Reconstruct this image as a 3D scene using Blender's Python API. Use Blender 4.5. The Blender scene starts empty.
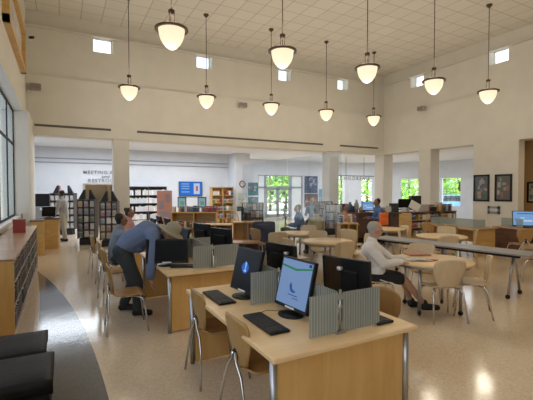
import bpy, bmesh, math, random
from mathutils import Vector, Matrix, Euler
random.seed(7)
C = bpy.context.scene.collection
PI = math.pi
SC = bpy.context.scene

# ------------------------------------------------------------------ camera
YAW, PITCH, CH = math.radians(28), math.radians(1.49), 1.75
FPX = 385.0
cam_d = bpy.data.cameras.new('camera'); cam = bpy.data.objects.new('camera', cam_d); C.objects.link(cam)
cam.location = (0, 0, CH); cam.rotation_euler = (PI/2 - PITCH, 0, -YAW)
cam_d.sensor_width = 36; cam_d.lens = 36 * FPX / 533
cam_d.clip_start = .05; cam_d.clip_end = 400
SC.camera = cam
RM = cam.rotation_euler.to_matrix()
FW = Vector((math.sin(YAW), math.cos(YAW), 0)); RT = Vector((math.cos(YAW), -math.sin(YAW), 0))
def ray(px, py): return RM @ Vector(((px-266.5)/FPX, (200-py)/FPX, -1))
def atz(px, py, z):                       # where a sight line meets a level
    d = ray(px, py); t = (z-CH)/d.z; return Vector((d.x*t, d.y*t, z))
def atY(px, py, Y):
    d = ray(px, py); t = Y/d.y; return Vector((d.x*t, Y, CH+d.z*t))
def atX(px, py, X):
    d = ray(px, py); t = X/d.x; return Vector((X, d.y*t, CH+d.z*t))
def atD(px, py, D):
    d = ray(px, py); t = D/(d.x*FW.x+d.y*FW.y); return Vector((d.x*t, d.y*t, CH+d.z*t))
def face(dx, dy): return math.atan2(-dx, dy)      # rotz so local +Y looks along (dx,dy)

# ------------------------------------------------------------------ materials
MATS = {}
def mat(name, col, rough=.6, metal=0, emit=None, es=0, spec=.5, var=0, vscale=8, bump=0, bscale=60, alpha=None, trans=0):
    if name in MATS: return MATS[name]
    m = bpy.data.materials.new(name); m.use_nodes = True
    nt = m.node_tree; b = nt.nodes['Principled BSDF']
    b.inputs['Base Color'].default_value = (*col, 1)
    b.inputs['Roughness'].default_value = rough; b.inputs['Metallic'].default_value = metal
    b.inputs['Specular IOR Level'].default_value = spec
    if trans: b.inputs['Transmission Weight'].default_value = trans
    if emit: b.inputs['Emission Color'].default_value = (*emit, 1); b.inputs['Emission Strength'].default_value = es
    if var or bump:
        tc = nt.nodes.new('ShaderNodeTexCoord')
        if var:
            n = nt.nodes.new('ShaderNodeTexNoise'); n.inputs['Scale'].default_value = vscale; n.inputs['Detail'].default_value = 4
            nt.links.new(tc.outputs['Object'], n.inputs['Vector'])
            r = nt.nodes.new('ShaderNodeValToRGB')
            r.color_ramp.elements[0].position = .3; r.color_ramp.elements[1].position = .7
            r.color_ramp.elements[0].color = (*[max(0, c*(1-var)) for c in col], 1)
            r.color_ramp.elements[1].color = (*[min(1, c*(1+var)) for c in col], 1)
            nt.links.new(n.outputs['Fac'], r.inputs['Fac']); nt.links.new(r.outputs['Color'], b.inputs['Base Color'])
        if bump:
            n2 = nt.nodes.new('ShaderNodeTexNoise'); n2.inputs['Scale'].default_value = bscale
            nt.links.new(tc.outputs['Object'], n2.inputs['Vector'])
            bp = nt.nodes.new('ShaderNodeBump'); bp.inputs['Strength'].default_value = bump; bp.inputs['Distance'].default_value = .01
            nt.links.new(n2.outputs['Fac'], bp.inputs['Height']); nt.links.new(bp.outputs['Normal'], b.inputs['Normal'])
    MATS[name] = m; return m
def wood(name, c1, c2, rough=.4, scale=(3, 3, 30), axis_scale=None):
    m = bpy.data.materials.new(name); m.use_nodes = True; nt = m.node_tree; b = nt.nodes['Principled BSDF']
    tc = nt.nodes.new('ShaderNodeTexCoord'); mp = nt.nodes.new('ShaderNodeMapping'); mp.inputs['Scale'].default_value = scale
    n = nt.nodes.new('ShaderNodeTexNoise'); n.inputs['Scale'].default_value = 1.5; n.inputs['Detail'].default_value = 6; n.inputs['Distortion'].default_value = .6
    r = nt.nodes.new('ShaderNodeValToRGB'); r.color_ramp.elements[0].color = (*c1, 1); r.color_ramp.elements[1].color = (*c2, 1)
    r.color_ramp.elements[0].position = .3; r.color_ramp.elements[1].position = .7
    nt.links.new(tc.outputs['Object'], mp.inputs['Vector']); nt.links.new(mp.outputs['Vector'], n.inputs['Vector'])
    nt.links.new(n.outputs['Fac'], r.inputs['Fac']); nt.links.new(r.outputs['Color'], b.inputs['Base Color'])
    b.inputs['Roughness'].default_value = rough
    MATS[name] = m; return m
def clear(name, tint, gloss=.08, diffuse=0, dcol=(.5, .55, .52), rough=.05):
    m = bpy.data.materials.new(name); m.use_nodes = True; nt = m.node_tree; nt.nodes.remove(nt.nodes['Principled BSDF'])
    out = nt.nodes['Material Output']
    t = nt.nodes.new('ShaderNodeBsdfTransparent'); t.inputs['Color'].default_value = (*tint, 1)
    g = nt.nodes.new('ShaderNodeBsdfGlossy'); g.inputs['Roughness'].default_value = rough
    mx = nt.nodes.new('ShaderNodeMixShader'); mx.inputs['Fac'].default_value = gloss
    nt.links.new(t.outputs[0], mx.inputs[1]); nt.links.new(g.outputs[0], mx.inputs[2]); last = mx
    if diffuse:
        d = nt.nodes.new('ShaderNodeBsdfDiffuse'); d.inputs['Color'].default_value = (*dcol, 1)
        tl = nt.nodes.new('ShaderNodeBsdfTranslucent'); tl.inputs['Color'].default_value = (*dcol, 1)
        a = nt.nodes.new('ShaderNodeMixShader'); a.inputs['Fac'].default_value = .4
        nt.links.new(d.outputs[0], a.inputs[1]); nt.links.new(tl.outputs[0], a.inputs[2])
        m2 = nt.nodes.new('ShaderNodeMixShader'); m2.inputs['Fac'].default_value = diffuse
        nt.links.new(mx.outputs[0], m2.inputs[1]); nt.links.new(a.outputs[0], m2.inputs[2]); last = m2
    nt.links.new(last.outputs[0], out.inputs['Surface'])
    MATS[name] = m; return m
def emis(name, col, s):
    m = bpy.data.materials.new(name); m.use_nodes = True; nt = m.node_tree; b = nt.nodes['Principled BSDF']
    b.inputs['Base Color'].default_value = (.01, .01, .01, 1); b.inputs['Roughness'].default_value = .3; b.inputs['Specular IOR Level'].default_value = .12
    b.inputs['Emission Color'].default_value = (*col, 1); b.inputs['Emission Strength'].default_value = s
    MATS[name] = m; return m

M_wall = mat('warm_white_wall_paint', (.63, .60, .53), .85, var=.03, vscale=2)
M_cool = mat('cool_white_wall_paint', (.66, .68, .72), .85, var=.03, vscale=2)
M_ceil2 = mat('rear_ceiling_paint', (.72, .73, .75), .9)
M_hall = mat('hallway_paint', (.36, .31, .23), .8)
M_tan = mat('tan_wall_paint', (.50, .34, .17), .8)
M_trim = mat('trim_paint', (.30, .30, .32), .6)
M_dark = mat('dark_slot', (.10, .09, .08), .7)
M_black = mat('black_plastic', (.008, .008, .009), .4, spec=.3)
M_blackm = mat('black_matte', (.015, .015, .017), .7)
M_blackf = mat('black_vinyl', (.009, .008, .008), .5, bump=.2, bscale=40, spec=.22)
M_chrome = mat('chrome_tube', (.62, .62, .62), .18, 1)
M_steel = mat('brushed_steel_post', (.42, .43, .44), .32, .9)
M_white = mat('white_plastic', (.78, .78, .78), .5)
M_grey = mat('grey_plastic', (.25, .26, .27), .5)
M_paper = mat('white_paper', (.75, .74, .72), .7)
M_bronze = mat('bronze_metal', (.10, .065, .04), .45, .7)
W_desk = wood('maple_laminate', (.72, .495, .25), (.82, .61, .35), .33, (1.5, 6, 6))
W_panel = wood('golden_beech_veneer', (.60, .345, .11), (.70, .435, .155), .42, (6, 6, 1))
W_chair = wood('beech_plywood_shell', (.36, .20, .065), (.44, .265, .10), .3, (8, 2, 2))
W_pale = wood('pale_maple_shell', (.60, .46, .28), (.68, .54, .35), .35, (6, 2, 2))
W_honey = wood('honey_oak', (.54, .32, .10), (.66, .42, .16), .4, (2, 2, 8))
W_dark = wood('dark_brown_wood', (.10, .05, .03), (.16, .085, .05), .45, (2, 2, 8))
W_red = wood('reddish_oak_top', (.36, .20, .10), (.46, .28, .16), .25, (6, 1, 3))
M_glass = clear('window_glass', (.93, .95, .96), .06)
M_tint = clear('tinted_window_glass', (.72, .76, .80), .10)
M_ribl = clear('acrylic_ridge', (.8, .82, .8), .1, .6, (.72, .74, .70), .2)
M_milk = clear('white_frosted_glass', (.8, .8, .8), .05, .85, (.85, .85, .86), .3)
M_plexi = clear('clear_acrylic_sheet', (.90, .91, .92), .05)
M_rib = clear('ribbed_frosted_acrylic', (.62, .65, .63), .08, .5, (.60, .62, .58), .15)
M_frost = clear('frosted_green_acrylic', (.78, .83, .81), .08, .5, (.55, .62, .58), .2)

def floor_mat():
    m = bpy.data.materials.new('polished_terrazzo'); m.use_nodes = True; nt = m.node_tree; b = nt.nodes['Principled BSDF']
    N = nt.nodes.new; L = nt.links.new
    tc = N('ShaderNodeTexCoord'); sp = N('ShaderNodeSeparateXYZ'); L(tc.outputs['Object'], sp.inputs[0])
    def mth(op, a, bb):
        n = N('ShaderNodeMath'); n.operation = op
        for i, v in enumerate((a, bb)):
            if isinstance(v, (int, float)): n.inputs[i].default_value = v
            else: L(v, n.inputs[i])
        return n.outputs[0]
    y3 = mth('SUBTRACT', sp.outputs['Y'], 3.0); y2 = mth('MULTIPLY', y3, y3)
    right = mth('SUBTRACT', .33, mth('MULTIPLY', y2, .0185)); left = mth('SUBTRACT', -.24, mth('MULTIPLY', y2, .0056))
    inb = mth('MULTIPLY', mth('LESS_THAN', sp.outputs['X'], right), mth('GREATER_THAN', sp.outputs['X'], left))
    inb = mth('MULTIPLY', inb, mth('LESS_THAN', sp.outputs['Y'], 9.9))
    v = N('ShaderNodeTexVoronoi'); v.inputs['Scale'].default_value = 55; L(tc.outputs['Object'], v.inputs['Vector'])
    n1 = N('ShaderNodeTexNoise'); n1.inputs['Scale'].default_value = .8; L(tc.outputs['Object'], n1.inputs['Vector'])
    def ramp(src, c1, c2, p0=0, p1=1):
        r = N('ShaderNodeValToRGB'); r.color_ramp.elements[0].color = (*c1, 1); r.color_ramp.elements[1].color = (*c2, 1)
        r.color_ramp.elements[0].position = p0; r.color_ramp.elements[1].position = p1; L(src, r.inputs['Fac']); return r.outputs[0]
    beige = ramp(v.outputs['Color'], (.62, .49, .345), (.76, .63, .465)); grey = ramp(v.outputs['Color'], (.075, .08, .088), (.11, .115, .125))
    mx = N('ShaderNodeMix'); mx.data_type = 'RGBA'; L(inb, mx.inputs['Factor']); L(beige, mx.inputs['A']); L(grey, mx.inputs['B'])
    L(mx.outputs['Result'], b.inputs['Base Color'])
    b.inputs['Roughness'].default_value = .12; b.inputs['Specular IOR Level'].default_value = .9
    n2 = N('ShaderNodeTexNoise'); n2.inputs['Scale'].default_value = 3.5; L(tc.outputs['Object'], n2.inputs['Vector'])
    bp = N('ShaderNodeBump'); bp.inputs['Strength'].default_value = .06; bp.inputs['Distance'].default_value = .02
    L(n2.outputs['Fac'], bp.inputs['Height']); L(bp.outputs['Normal'], b.inputs['Normal'])
    return m
def tile_mat():
    m = bpy.data.materials.new('acoustic_ceiling_tiles'); m.use_nodes = True; nt = m.node_tree; b = nt.nodes['Principled BSDF']
    N = nt.nodes.new; L = nt.links.new
    tc = N('ShaderNodeTexCoord'); br = N('ShaderNodeTexBrick'); br.offset = 0; br.squash = 1
    br.inputs['Scale'].default_value = 1; br.inputs['Brick Width'].default_value = .61; br.inputs['Row Height'].default_value = .61
    br.inputs['Mortar Size'].default_value = .012; br.inputs['Color1'].default_value = (.74, .70, .62, 1); br.inputs['Color2'].default_value = (.70, .66, .58, 1)
    br.inputs['Mortar'].default_value = (.46, .41, .34, 1)
    L(tc.outputs['Object'], br.inputs['Vector']); L(br.outputs['Color'], b.inputs['Base Color']); b.inputs['Roughness'].default_value = .9
    return m
M_floor = floor_mat(); M_tile = tile_mat()

# ------------------------------------------------------------------ mesh builder
class MB:
    def __init__(s): s.bm = bmesh.new(); s.mi = 0
    def _tag(s, n0):
        s.bm.faces.ensure_lookup_table()
        for f in s.bm.faces[n0:]: f.material_index = s.mi
    def m(s, i): s.mi = i; return s
    def box(s, c, d, rz=0, rx=0, ry=0, bev=0):
        n0 = len(s.bm.faces)
        M = Matrix.Translation(c) @ Euler((rx, ry, rz)).to_matrix().to_4x4() @ Matrix.Diagonal((d[0], d[1], d[2], 1))
        r = bmesh.ops.create_cube(s.bm, size=1, matrix=M)
        if bev:
            es = set(e for v in r['verts'] for e in v.link_edges)
            bmesh.ops.bevel(s.bm, geom=list(es), offset=bev, segments=2, affect='EDGES', profile=.6)
        s._tag(n0); return s
    def bb(s, x0, x1, y0, y1, z0, z1, bev=0): return s.box(((x0+x1)/2, (y0+y1)/2, (z0+z1)/2), (abs(x1-x0), abs(y1-y0), abs(z1-z0)), bev=bev)
    def tube(s, pts, r, n=8, closed=False, cap=True):
        n0 = len(s.bm.faces); pts = [Vector(p) for p in pts]; k = len(pts)
        rs = r if isinstance(r, (list, tuple)) else [r]*k
        rings = []; up = None
        for i, p in enumerate(pts):
            if closed: t = pts[(i+1) % k]-pts[i-1]
            else: t = pts[min(i+1, k-1)]-pts[max(i-1, 0)]
            t.normalize()
            if up is None: up = Vector((0, 0, 1)) if abs(t.z) < .9 else Vector((1, 0, 0))
            a = t.cross(up).normalized(); up = a.cross(t).normalized()
            rings.append([s.bm.verts.new(p+(a*math.cos(2*PI*j/n)+up*math.sin(2*PI*j/n))*rs[i]) for j in range(n)])
        for i in range(k if closed else k-1):
            A, B = rings[i], rings[(i+1) % k]
            for j in range(n): s.bm.faces.new((A[j], A[(j+1) % n], B[(j+1) % n], B[j])).smooth = True
        if cap and not closed:
            s.bm.faces.new(list(reversed(rings[0]))); s.bm.faces.new(rings[-1])
        s._tag(n0); return s
    def cyl(s, c, r, h, n=20, r2=None):
        r2 = r if r2 is None else r2; return s.lathe([(0, 0), (r, 0), (r2, h), (0, h)], c, n, smooth=True)
    def lathe(s, prof, c=(0, 0, 0), n=24, smooth=True, sx=1, sy=1):
        n0 = len(s.bm.faces); c = Vector(c); rings = []
        for (r, z) in prof:
            if r < 1e-6: rings.append([s.bm.verts.new(c+Vector((0, 0, z)))])
            else: rings.append([s.bm.verts.new(c+Vector((r*sx*math.cos(2*PI*j/n), r*sy*math.sin(2*PI*j/n), z))) for j in range(n)])
        for A, B in zip(rings, rings[1:]):
            if len(A) == 1 and len(B) == 1: continue
            for j in range(n):
                if len(A) == 1: f = (A[0], B[(j+1) % n], B[j])
                elif len(B) == 1: f = (A[j], A[(j+1) % n], B[0])
                else: f = (A[j], A[(j+1) % n], B[(j+1) % n], B[j])
                s.bm.faces.new(f).smooth = smooth
        s._tag(n0); return s
    def ball(s, c, r, n=12, sc=(1, 1, 1)):
        n0 = len(s.bm.faces); M = Matrix.Translation(c) @ Matrix.Diagonal((*[q*r for q in sc], 1))
        bmesh.ops.create_uvsphere(s.bm, u_segments=n, v_segments=max(6, n//2+2), radius=1, matrix=M)
        s.bm.faces.ensure_lookup_table()
        for f in s.bm.faces[n0:]: f.smooth = True
        s._tag(n0); return s
    def prism(s, poly, z0, z1, M=None):          # polygon in xy pulled up z; M places it
        n0 = len(s.bm.faces); M = M or Matrix()
        A = [s.bm.verts.new(M @ Vector((x, y, z0))) for x, y in poly]; B = [s.bm.verts.new(M @ Vector((x, y, z1))) for x, y in poly]
        n = len(poly)
        s.bm.faces.new(list(reversed(A))); s.bm.faces.new(B)
        for j in range(n): s.bm.faces.new((A[j], A[(j+1) % n], B[(j+1) % n], B[j]))
        s._tag(n0); return s
    def sheet(s, fn, nu, nv, th):                # curved slab: fn(u,v)->point, thickened along normals
        n0 = len(s.bm.faces); P = [[Vector(fn(i/nu, j/nv)) for j in range(nv+1)] for i in range(nu+1)]
        def nrm(i, j):
            a = P[min(i+1, nu)][j]-P[max(i-1, 0)][j]; b = P[i][min(j+1, nv)]-P[i][max(j-1, 0)]
            c = a.cross(b); return c.normalized() if c.length > 1e-9 else Vector((0, 0, 1))
        T = [[s.bm.verts.new(P[i][j]+nrm(i, j)*th/2) for j in range(nv+1)] for i in range(nu+1)]
        Bt = [[s.bm.verts.new(P[i][j]-nrm(i, j)*th/2) for j in range(nv+1)] for i in range(nu+1)]
        F = lambda *v: setattr(s.bm.faces.new(v), 'smooth', True)
        for i in range(nu):
            for j in range(nv):
                F(T[i][j], T[i+1][j], T[i+1][j+1], T[i][j+1]); F(Bt[i][j], Bt[i][j+1], Bt[i+1][j+1], Bt[i+1][j])
        for i in range(nu):
            F(T[i][0], Bt[i][0], Bt[i+1][0], T[i+1][0]); F(T[i][nv], T[i+1][nv], Bt[i+1][nv], Bt[i][nv])
        for j in range(nv):
            F(T[0][j], T[0][j+1], Bt[0][j+1], Bt[0][j]); F(T[nu][j], Bt[nu][j], Bt[nu][j+1], T[nu][j+1])
        s._tag(n0); return s
    def build(s, name, mats, parent=None, loc=(0, 0, 0), rz=0, rx=0, ry=0, label=None):
        me = bpy.data.meshes.new(name); bmesh.ops.recalc_face_normals(s.bm, faces=s.bm.faces[:]); s.bm.to_mesh(me); s.bm.free()
        for q in (mats if isinstance(mats, (list, tuple)) else [mats]): me.materials.append(q)
        o = bpy.data.objects.new(name, me); C.objects.link(o); o.parent = parent
        o.location = loc; o.rotation_euler = (rx, ry, rz)
        if label: o['label'] = label
        return o
def tag(o, label, cat, group=None, kind=None):
    o['label'] = label; o['category'] = cat
    if group: o['group'] = group
    if kind: o['kind'] = kind
    return o
def thing(name, label, cat, loc=(0, 0, 0), rz=0, group=None):
    o = bpy.data.objects.new(name, None); o.empty_display_size = .1; C.objects.link(o)
    o.location = loc; o.rotation_euler = (0, 0, rz); return tag(o, label, cat, group)
def struct(mb, name, mats, **k):
    o = mb.build(name, mats, **k); o['kind'] = 'structure'; return o
def kids(o): return [c for c in bpy.data.objects if c.parent is o]
def index_kids(o): return [(c, [(g, []) for g in kids(c)]) for c in kids(o)]
def dup(root, loc, rz=0, label=None, group=None, tree=None):
    r = root.copy(); C.objects.link(r); r.location = loc; r.rotation_euler = (0, 0, rz)
    if label: r['label'] = label
    if group: r['group'] = group
    for ch, gs in (tree if tree is not None else index_kids(root)):
        c = ch.copy(); C.objects.link(c); c.parent = r
        for g, _ in gs:
            d = g.copy(); C.objects.link(d); d.parent = c
    return r

# ------------------------------------------------------------------ room shell
Rr, RL, YB, ZC, ZH, ZL = 13.8, -.92, 13.85, 7.3, 3.47, 5.3
struct(MB().bb(-1.6, 23, -9, 22, -.2, 0), 'floor', M_floor)
struct(MB().bb(-1.4, 14.6, -9, YB+.8, ZC, ZC+.2), 'ceiling', M_tile)
def wall_boxes(mb, A, B, z0, z1, th, holes):
    """wall whose face runs A->B; thickness goes to the left side of A->B; holes (s0,s1,za,zb) in metres"""
    A, B = Vector((*A, 0)), Vector((*B, 0)); d = (B-A); Ln = d.length; d.normalize(); n = Vector((-d.y, d.x, 0)); ang = math.atan2(d.y, d.x)
    ss = sorted(set([0, Ln]+[h[i] for h in holes for i in (0, 1)])); 
    for s0, s1 in zip(ss, ss[1:]):
        zs = [z0]
        cut = sorted([(h[2], h[3]) for h in holes if h[0] <= s0+1e-5 and h[1] >= s1-1e-5]); cur = z0; segs = []
        for a, b in cut:
            if a > cur: segs.append((cur, a))
            cur = b
        if cur < z1: segs.append((cur, z1))
        for a, b in segs:
            c = A+d*((s0+s1)/2)+n*(th/2); mb.box((c.x, c.y, (a+b)/2), (s1-s0, th, b-a), rz=ang)
# clerestory windows, read off the walls
def span(px0, py0, px1, py1, fn, K):
    a, b = fn(px0, py0, K), fn(px1, py1, K); return a, b
backw = [(94.5, 36, 111.5, 55), (197.5, 53, 211.5, 69.5), (278.5, 67, 291.5, 82), (337.5, 75, 348.5, 90)]
rightw = [(411, 67.5, 423, 84), (491, 39.5, 506.5, 60)]
hb = []
for q in backw:
    a, b = span(*q, atY, YB+.15); hb.append((a.x, b.x, min(a.z, b.z), max(a.z, b.z)))
ZW0 = sum(h[2] for h in hb)/4; ZW1 = sum(h[3] for h in hb)/4
wd = .62
hb = [(((h[0]+h[1])/2-wd/2), ((h[0]+h[1])/2+wd/2), ZW0, ZW1) for h in hb]
mb = MB(); wall_boxes(mb, (RL-.3, YB+.15), (Rr+.3, YB+.15), ZL, ZC, .45, [(h[0]-(RL-.3), h[1]-(RL-.3), h[2], h[3]) for h in hb])
mb.bb(RL-.3, Rr+.3, YB, YB+.6, ZH, ZL); mb.bb(RL-.3, Rr+.3, YB, YB+.2, 6.78, 6.82)
struct(mb, 'wall_back', M_wall)
hr = []
for q in rightw:
    a, b = span(*q, atX, Rr+.15); hr.append((min(a.y, b.y), max(a.y, b.y), ZW0, ZW1))
hr = [((h[0]+h[1])/2-.36, (h[0]+h[1])/2+.36, ZW0, ZW1) for h in hr]
hr.append((2.2, 2.9, ZW0, ZW1))
mb = MB()
wall_boxes(mb, (Rr+.15, YB+.6), (Rr+.15, -9), ZL, ZC, -.45 if False else .45, [(YB+.6-h[1], YB+.6-h[0], h[2], h[3]) for h in hr])
mb.bb(Rr, Rr+.6, -9, YB+.6, ZH, ZL); mb.bb(Rr, Rr+.2, -9, YB, 6.78, 6.82)
mb.bb(Rr, Rr+.35, atX(518, 200, Rr).y, atX(473, 200, Rr).y, 0, ZH)
mb.bb(Rr, Rr+.3, -9, 2.0, 0, ZH)
struct(mb, 'wall_right', M_wall)
struct(MB().bb(-1.5, Rr+.6, -5.3, -5, 0, ZC), 'wall_front', M_wall)
def clerestory(i, c, w, h, axis):
    f = MB(); t = .035; D = .05
    for (a, b, cc, d2) in ((-w/2, w/2, -h/2, -h/2+t), (-w/2, w/2, h/2-t, h/2), (-w/2, -w/2+t, -h/2, h/2), (w/2-t, w/2, -h/2, h/2)):
        f.bb(a, b, -D/2, D/2, cc, d2)
    o = struct(f, 'window_%d' % i, M_white, loc=c, rz=axis)
    g = MB().bb(-w/2+t, w/2-t, -.004, .004, -h/2+t, h/2-t).build('pane', M_glass, o)
wi = 1
for h in hb: clerestory(wi, ((h[0]+h[1])/2, YB+.5, (h[2]+h[3])/2), h[1]-h[0], h[3]-h[2], 0); wi += 1
for h in hr: clerestory(wi, (Rr+.5, (h[0]+h[1])/2, (h[2]+h[3])/2), h[1]-h[0], h[3]-h[2], PI/2); wi += 1
# left wall: solid above, a long recessed window band below, a pier at its end
mb = MB(); mb.bb(RL-.45, RL, -9, YB+.6, 3.85, ZC); mb.bb(-1.5, -1.05, -9, YB+.6, 0, 1.03)
mb.bb(-1.5, -.76, 12.1, YB+.6, 0, 3.85); mb.bb(-1.5, -1.05, 2.0, 2.6, 1.03, 3.85)
mb.bb(RL-.02, RL+.05, -9, YB, 3.85, 4.05)
struct(mb, 'wall_left', M_wall)
struct(MB().bb(-1.25, -.98, -9, 12.1, 1.03, 1.07), 'trim_1', M_white)
fr = MB()
for k in range(8):
    y = 2.6+k*1.357; fr.bb(-1.12, -1.095, y-.03, y+.03, 1.07, 3.85)
for z in (1.09, 2.95, 3.83): fr.bb(-1.12, -1.095, 2.6, 12.1, z-.03, z+.03)
wl = struct(fr, 'window_%d' % wi, M_blackm); wi += 1
for k in range(7):
    y = 2.6+k*1.357
    MB().bb(-1.11, -1.105, y+.03, y+1.327, 1.07, 3.83).build('pane', M_tint, wl)
# slot vents along the back header
for i, (a, b) in enumerate(((34.5, 111), (137, 323), (340, 378))):
    p, q = atY(a, 128, YB), atY(b, 128, YB)
    struct(MB().bb(p.x, q.x, YB-.012, YB+.01, 3.72, 3.79), 'trim_%d' % (i+2), M_dark)
# columns
def column(i, x, y, w, d):
    struct(MB().bb(x-w/2, x+w/2, y-d/2, y+d/2, 0, ZH+.02, bev=.01), 'trim_%d' % i, M_wall)
cx = atY(121, 200, YB+.27).x; column(5, cx, YB+.3, .50, .55)
cx = atY(330.7, 200, YB+.27).x; column(6, cx, YB+.3, .52, .55)
column(7, Rr+.3, YB+.3, .6, .6)
cy = atX(428, 200, Rr+.27).y; column(8, Rr+.3, cy, .55, .62)
# rear rooms
ZR = 3.62
struct(MB().bb(-1.6, 13.9, YB+.6, 22, ZR, ZR+.15).bb(Rr+.6, 23, -9, YB+.6, ZR, ZR+.15).bb(13.9, 23, YB+.6, 22, ZR, ZR+.15), 'ceiling', M_ceil2)
XA = atY(235.5, 190, 18).x; XB_ = atY(250, 190, 18).x; XC = atY(337, 190, 21).x
dw = (atY(85, 190, 19).x, atY(112, 190, 19).x)
mb = MB(); wall_boxes(mb, (-1.6, 19), (XB_, 19), 0, ZR, .3, [(dw[0]+1.6, dw[1]+1.6, 0, 1.98)]); struct(mb, 'wall_rear_left', M_cool)
struct(MB().bb(-1.6, -1.3, YB+.6, 19, 0, ZR), 'wall_side_left', M_cool)
struct(MB().bb(XA, XB_, 18, 19, 0, ZR), 'wall_clock', M_cool)
struct(MB().bb(-1.3, XA, 18.93, 19, 3.10, 3.14).bb(-1.3, XA, 18.93, 19, 2.93, 2.96), 'trim_9', M_trim)
# hallway behind the doorway
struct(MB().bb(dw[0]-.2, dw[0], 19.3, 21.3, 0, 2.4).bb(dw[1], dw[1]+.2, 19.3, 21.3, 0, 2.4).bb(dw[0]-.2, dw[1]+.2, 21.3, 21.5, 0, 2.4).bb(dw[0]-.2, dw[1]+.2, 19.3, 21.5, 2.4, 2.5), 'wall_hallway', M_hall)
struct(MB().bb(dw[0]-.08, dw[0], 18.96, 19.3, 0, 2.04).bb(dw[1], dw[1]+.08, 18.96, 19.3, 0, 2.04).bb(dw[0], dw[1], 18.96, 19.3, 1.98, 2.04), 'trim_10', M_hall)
# entrance wall
E0, E1 = atY(258, 190, 21).x, atY(303, 190, 21).x; d0, dm, d1 = atY(266, 190, 21).x, atY(278.6, 190, 21).x, atY(291.5, 190, 21).x
ZT = atY(290, 175.5, 21).z; ZD = atY(290, 187.5, 21).z
mb = MB(); wall_boxes(mb, (XB_, 21), (17.6, 21), 0, ZR, .3, [(E0-XB_, E1-XB_, 0, ZT), (atY(336.5, 190, 21).x-XB_, atY(345, 190, 21).x-XB_, .5, 2.75)]); struct(mb, 'wall_entrance', M_cool)
fr = MB()
for x in (E0, d0, d1, E1): fr.bb(x-.06, x+.06, 21.05, 21.2, 0, ZT)
for z in (ZT, ZD): fr.bb(E0, E1, 21.05, 21.2, z-.05, z+.05)
w = struct(fr, 'window_%d' % wi, M_trim); wi += 1
for a, b, z0, z1 in ((E0, d0, 0, ZD), (E0, d0, ZD, ZT), (d0, d1, ZD, ZT), (d1, E1, 0, ZD), (d1, E1, ZD, ZT)):
    MB().bb(a+.06, b-.06, 21.12, 21.13, z0+.05, z1-.05).build('pane', M_glass if a == d0 else M_milk, w)
for i, (a, b) in enumerate(((d0+.06, dm), (dm, d1-.06))):
    f = MB()
    f.bb(a, a+.09, 21.08, 21.16, .02, ZD-.05).bb(b-.09, b, 21.08, 21.16, .02, ZD-.05).bb(a, b, 21.08, 21.16, .02, .25).bb(a, b, 21.08, 21.16, ZD-.16, ZD-.05)
    f.bb(a, b, 21.08, 21.16, .95, 1.02)
    dd = struct(f, 'door_%d' % (i+1), M_trim)
    MB().bb(a+.09, b-.09, 21.115, 21.125, .25, ZD-.16).build('pane', M_glass, dd)
    MB().bb((a+b)/2-.1, (a+b)/2+.1, 21.07, 21.08, 1.45, 1.65).build('notice', M_dark, dd)
# curved wall of the right-hand rear room
P = [(17.6, 21), (20.2, 19.6), (21.7, 17), (22, 13.5), (22, -9)]
wins = [(361.5, 372.5), (400, 418.5), (440.5, 460.5)]
def seg_hit(px, A, B):
    d = ray(px, 190); A = Vector(A); e = Vector(B)-A
    det = d.x*(-e.y)+e.x*d.y; t = (A.x*(-e.y)+e.x*A.y)/det; s = (d.x*A.y-d.y*A.x)/det; return s*e.length, s, t
mb = MB()
wlist = []
for A, B in zip(P, P[1:]):
    hs = []
    L_ = (Vector(B)-Vector(A)).length
    for (p0, p1) in wins:
        s0, f0, _ = seg_hit(p0, A, B); s1, f1, _ = seg_hit(p1, A, B)
        if 0 <= (f0+f1)/2 <= 1:
            s0, s1 = max(.05, s0), min(L_-.05, s1); hs.append((s0, s1, .7, 2.55)); wlist.append((A, B, s0, s1))
    wall_boxes(mb, A, B, 0, ZR, .3, hs)
struct(mb, 'wall_curved', M_cool)
for A, B, s0, s1 in wlist:
    A, B = Vector(A), Vector(B); d = (B-A).normalized(); c = A+d*(s0+s1)/2+Vector((-d.y, d.x))*.15; W = s1-s0
    f = MB()
    for sg in (-1, 1): f.bb(sg*W/2-.03, sg*W/2+.03, -.04, .04, -.925, .925).bb(-W/2, W/2, -.04, .04, sg*.9-.025, sg*.9+.025)
    o = struct(f, 'window_%d' % wi, M_white, loc=(c.x, c.y, 1.625), rz=math.atan2(d.y, d.x)); wi += 1
    MB().bb(-W/2, W/2, -.004, .004, -.9, .9).build('pane', M_glass, o)
# tan room past the right wall
xt = 15.2
struct(MB().bb(xt, xt+.2, -9, atX(473, 200, Rr).y, 0, ZR).bb(Rr+.35, xt, atX(490, 200, Rr+.6).y-.1, atX(490, 200, Rr+.6).y, 0, ZR), 'wall_tan', M_tan)

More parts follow.
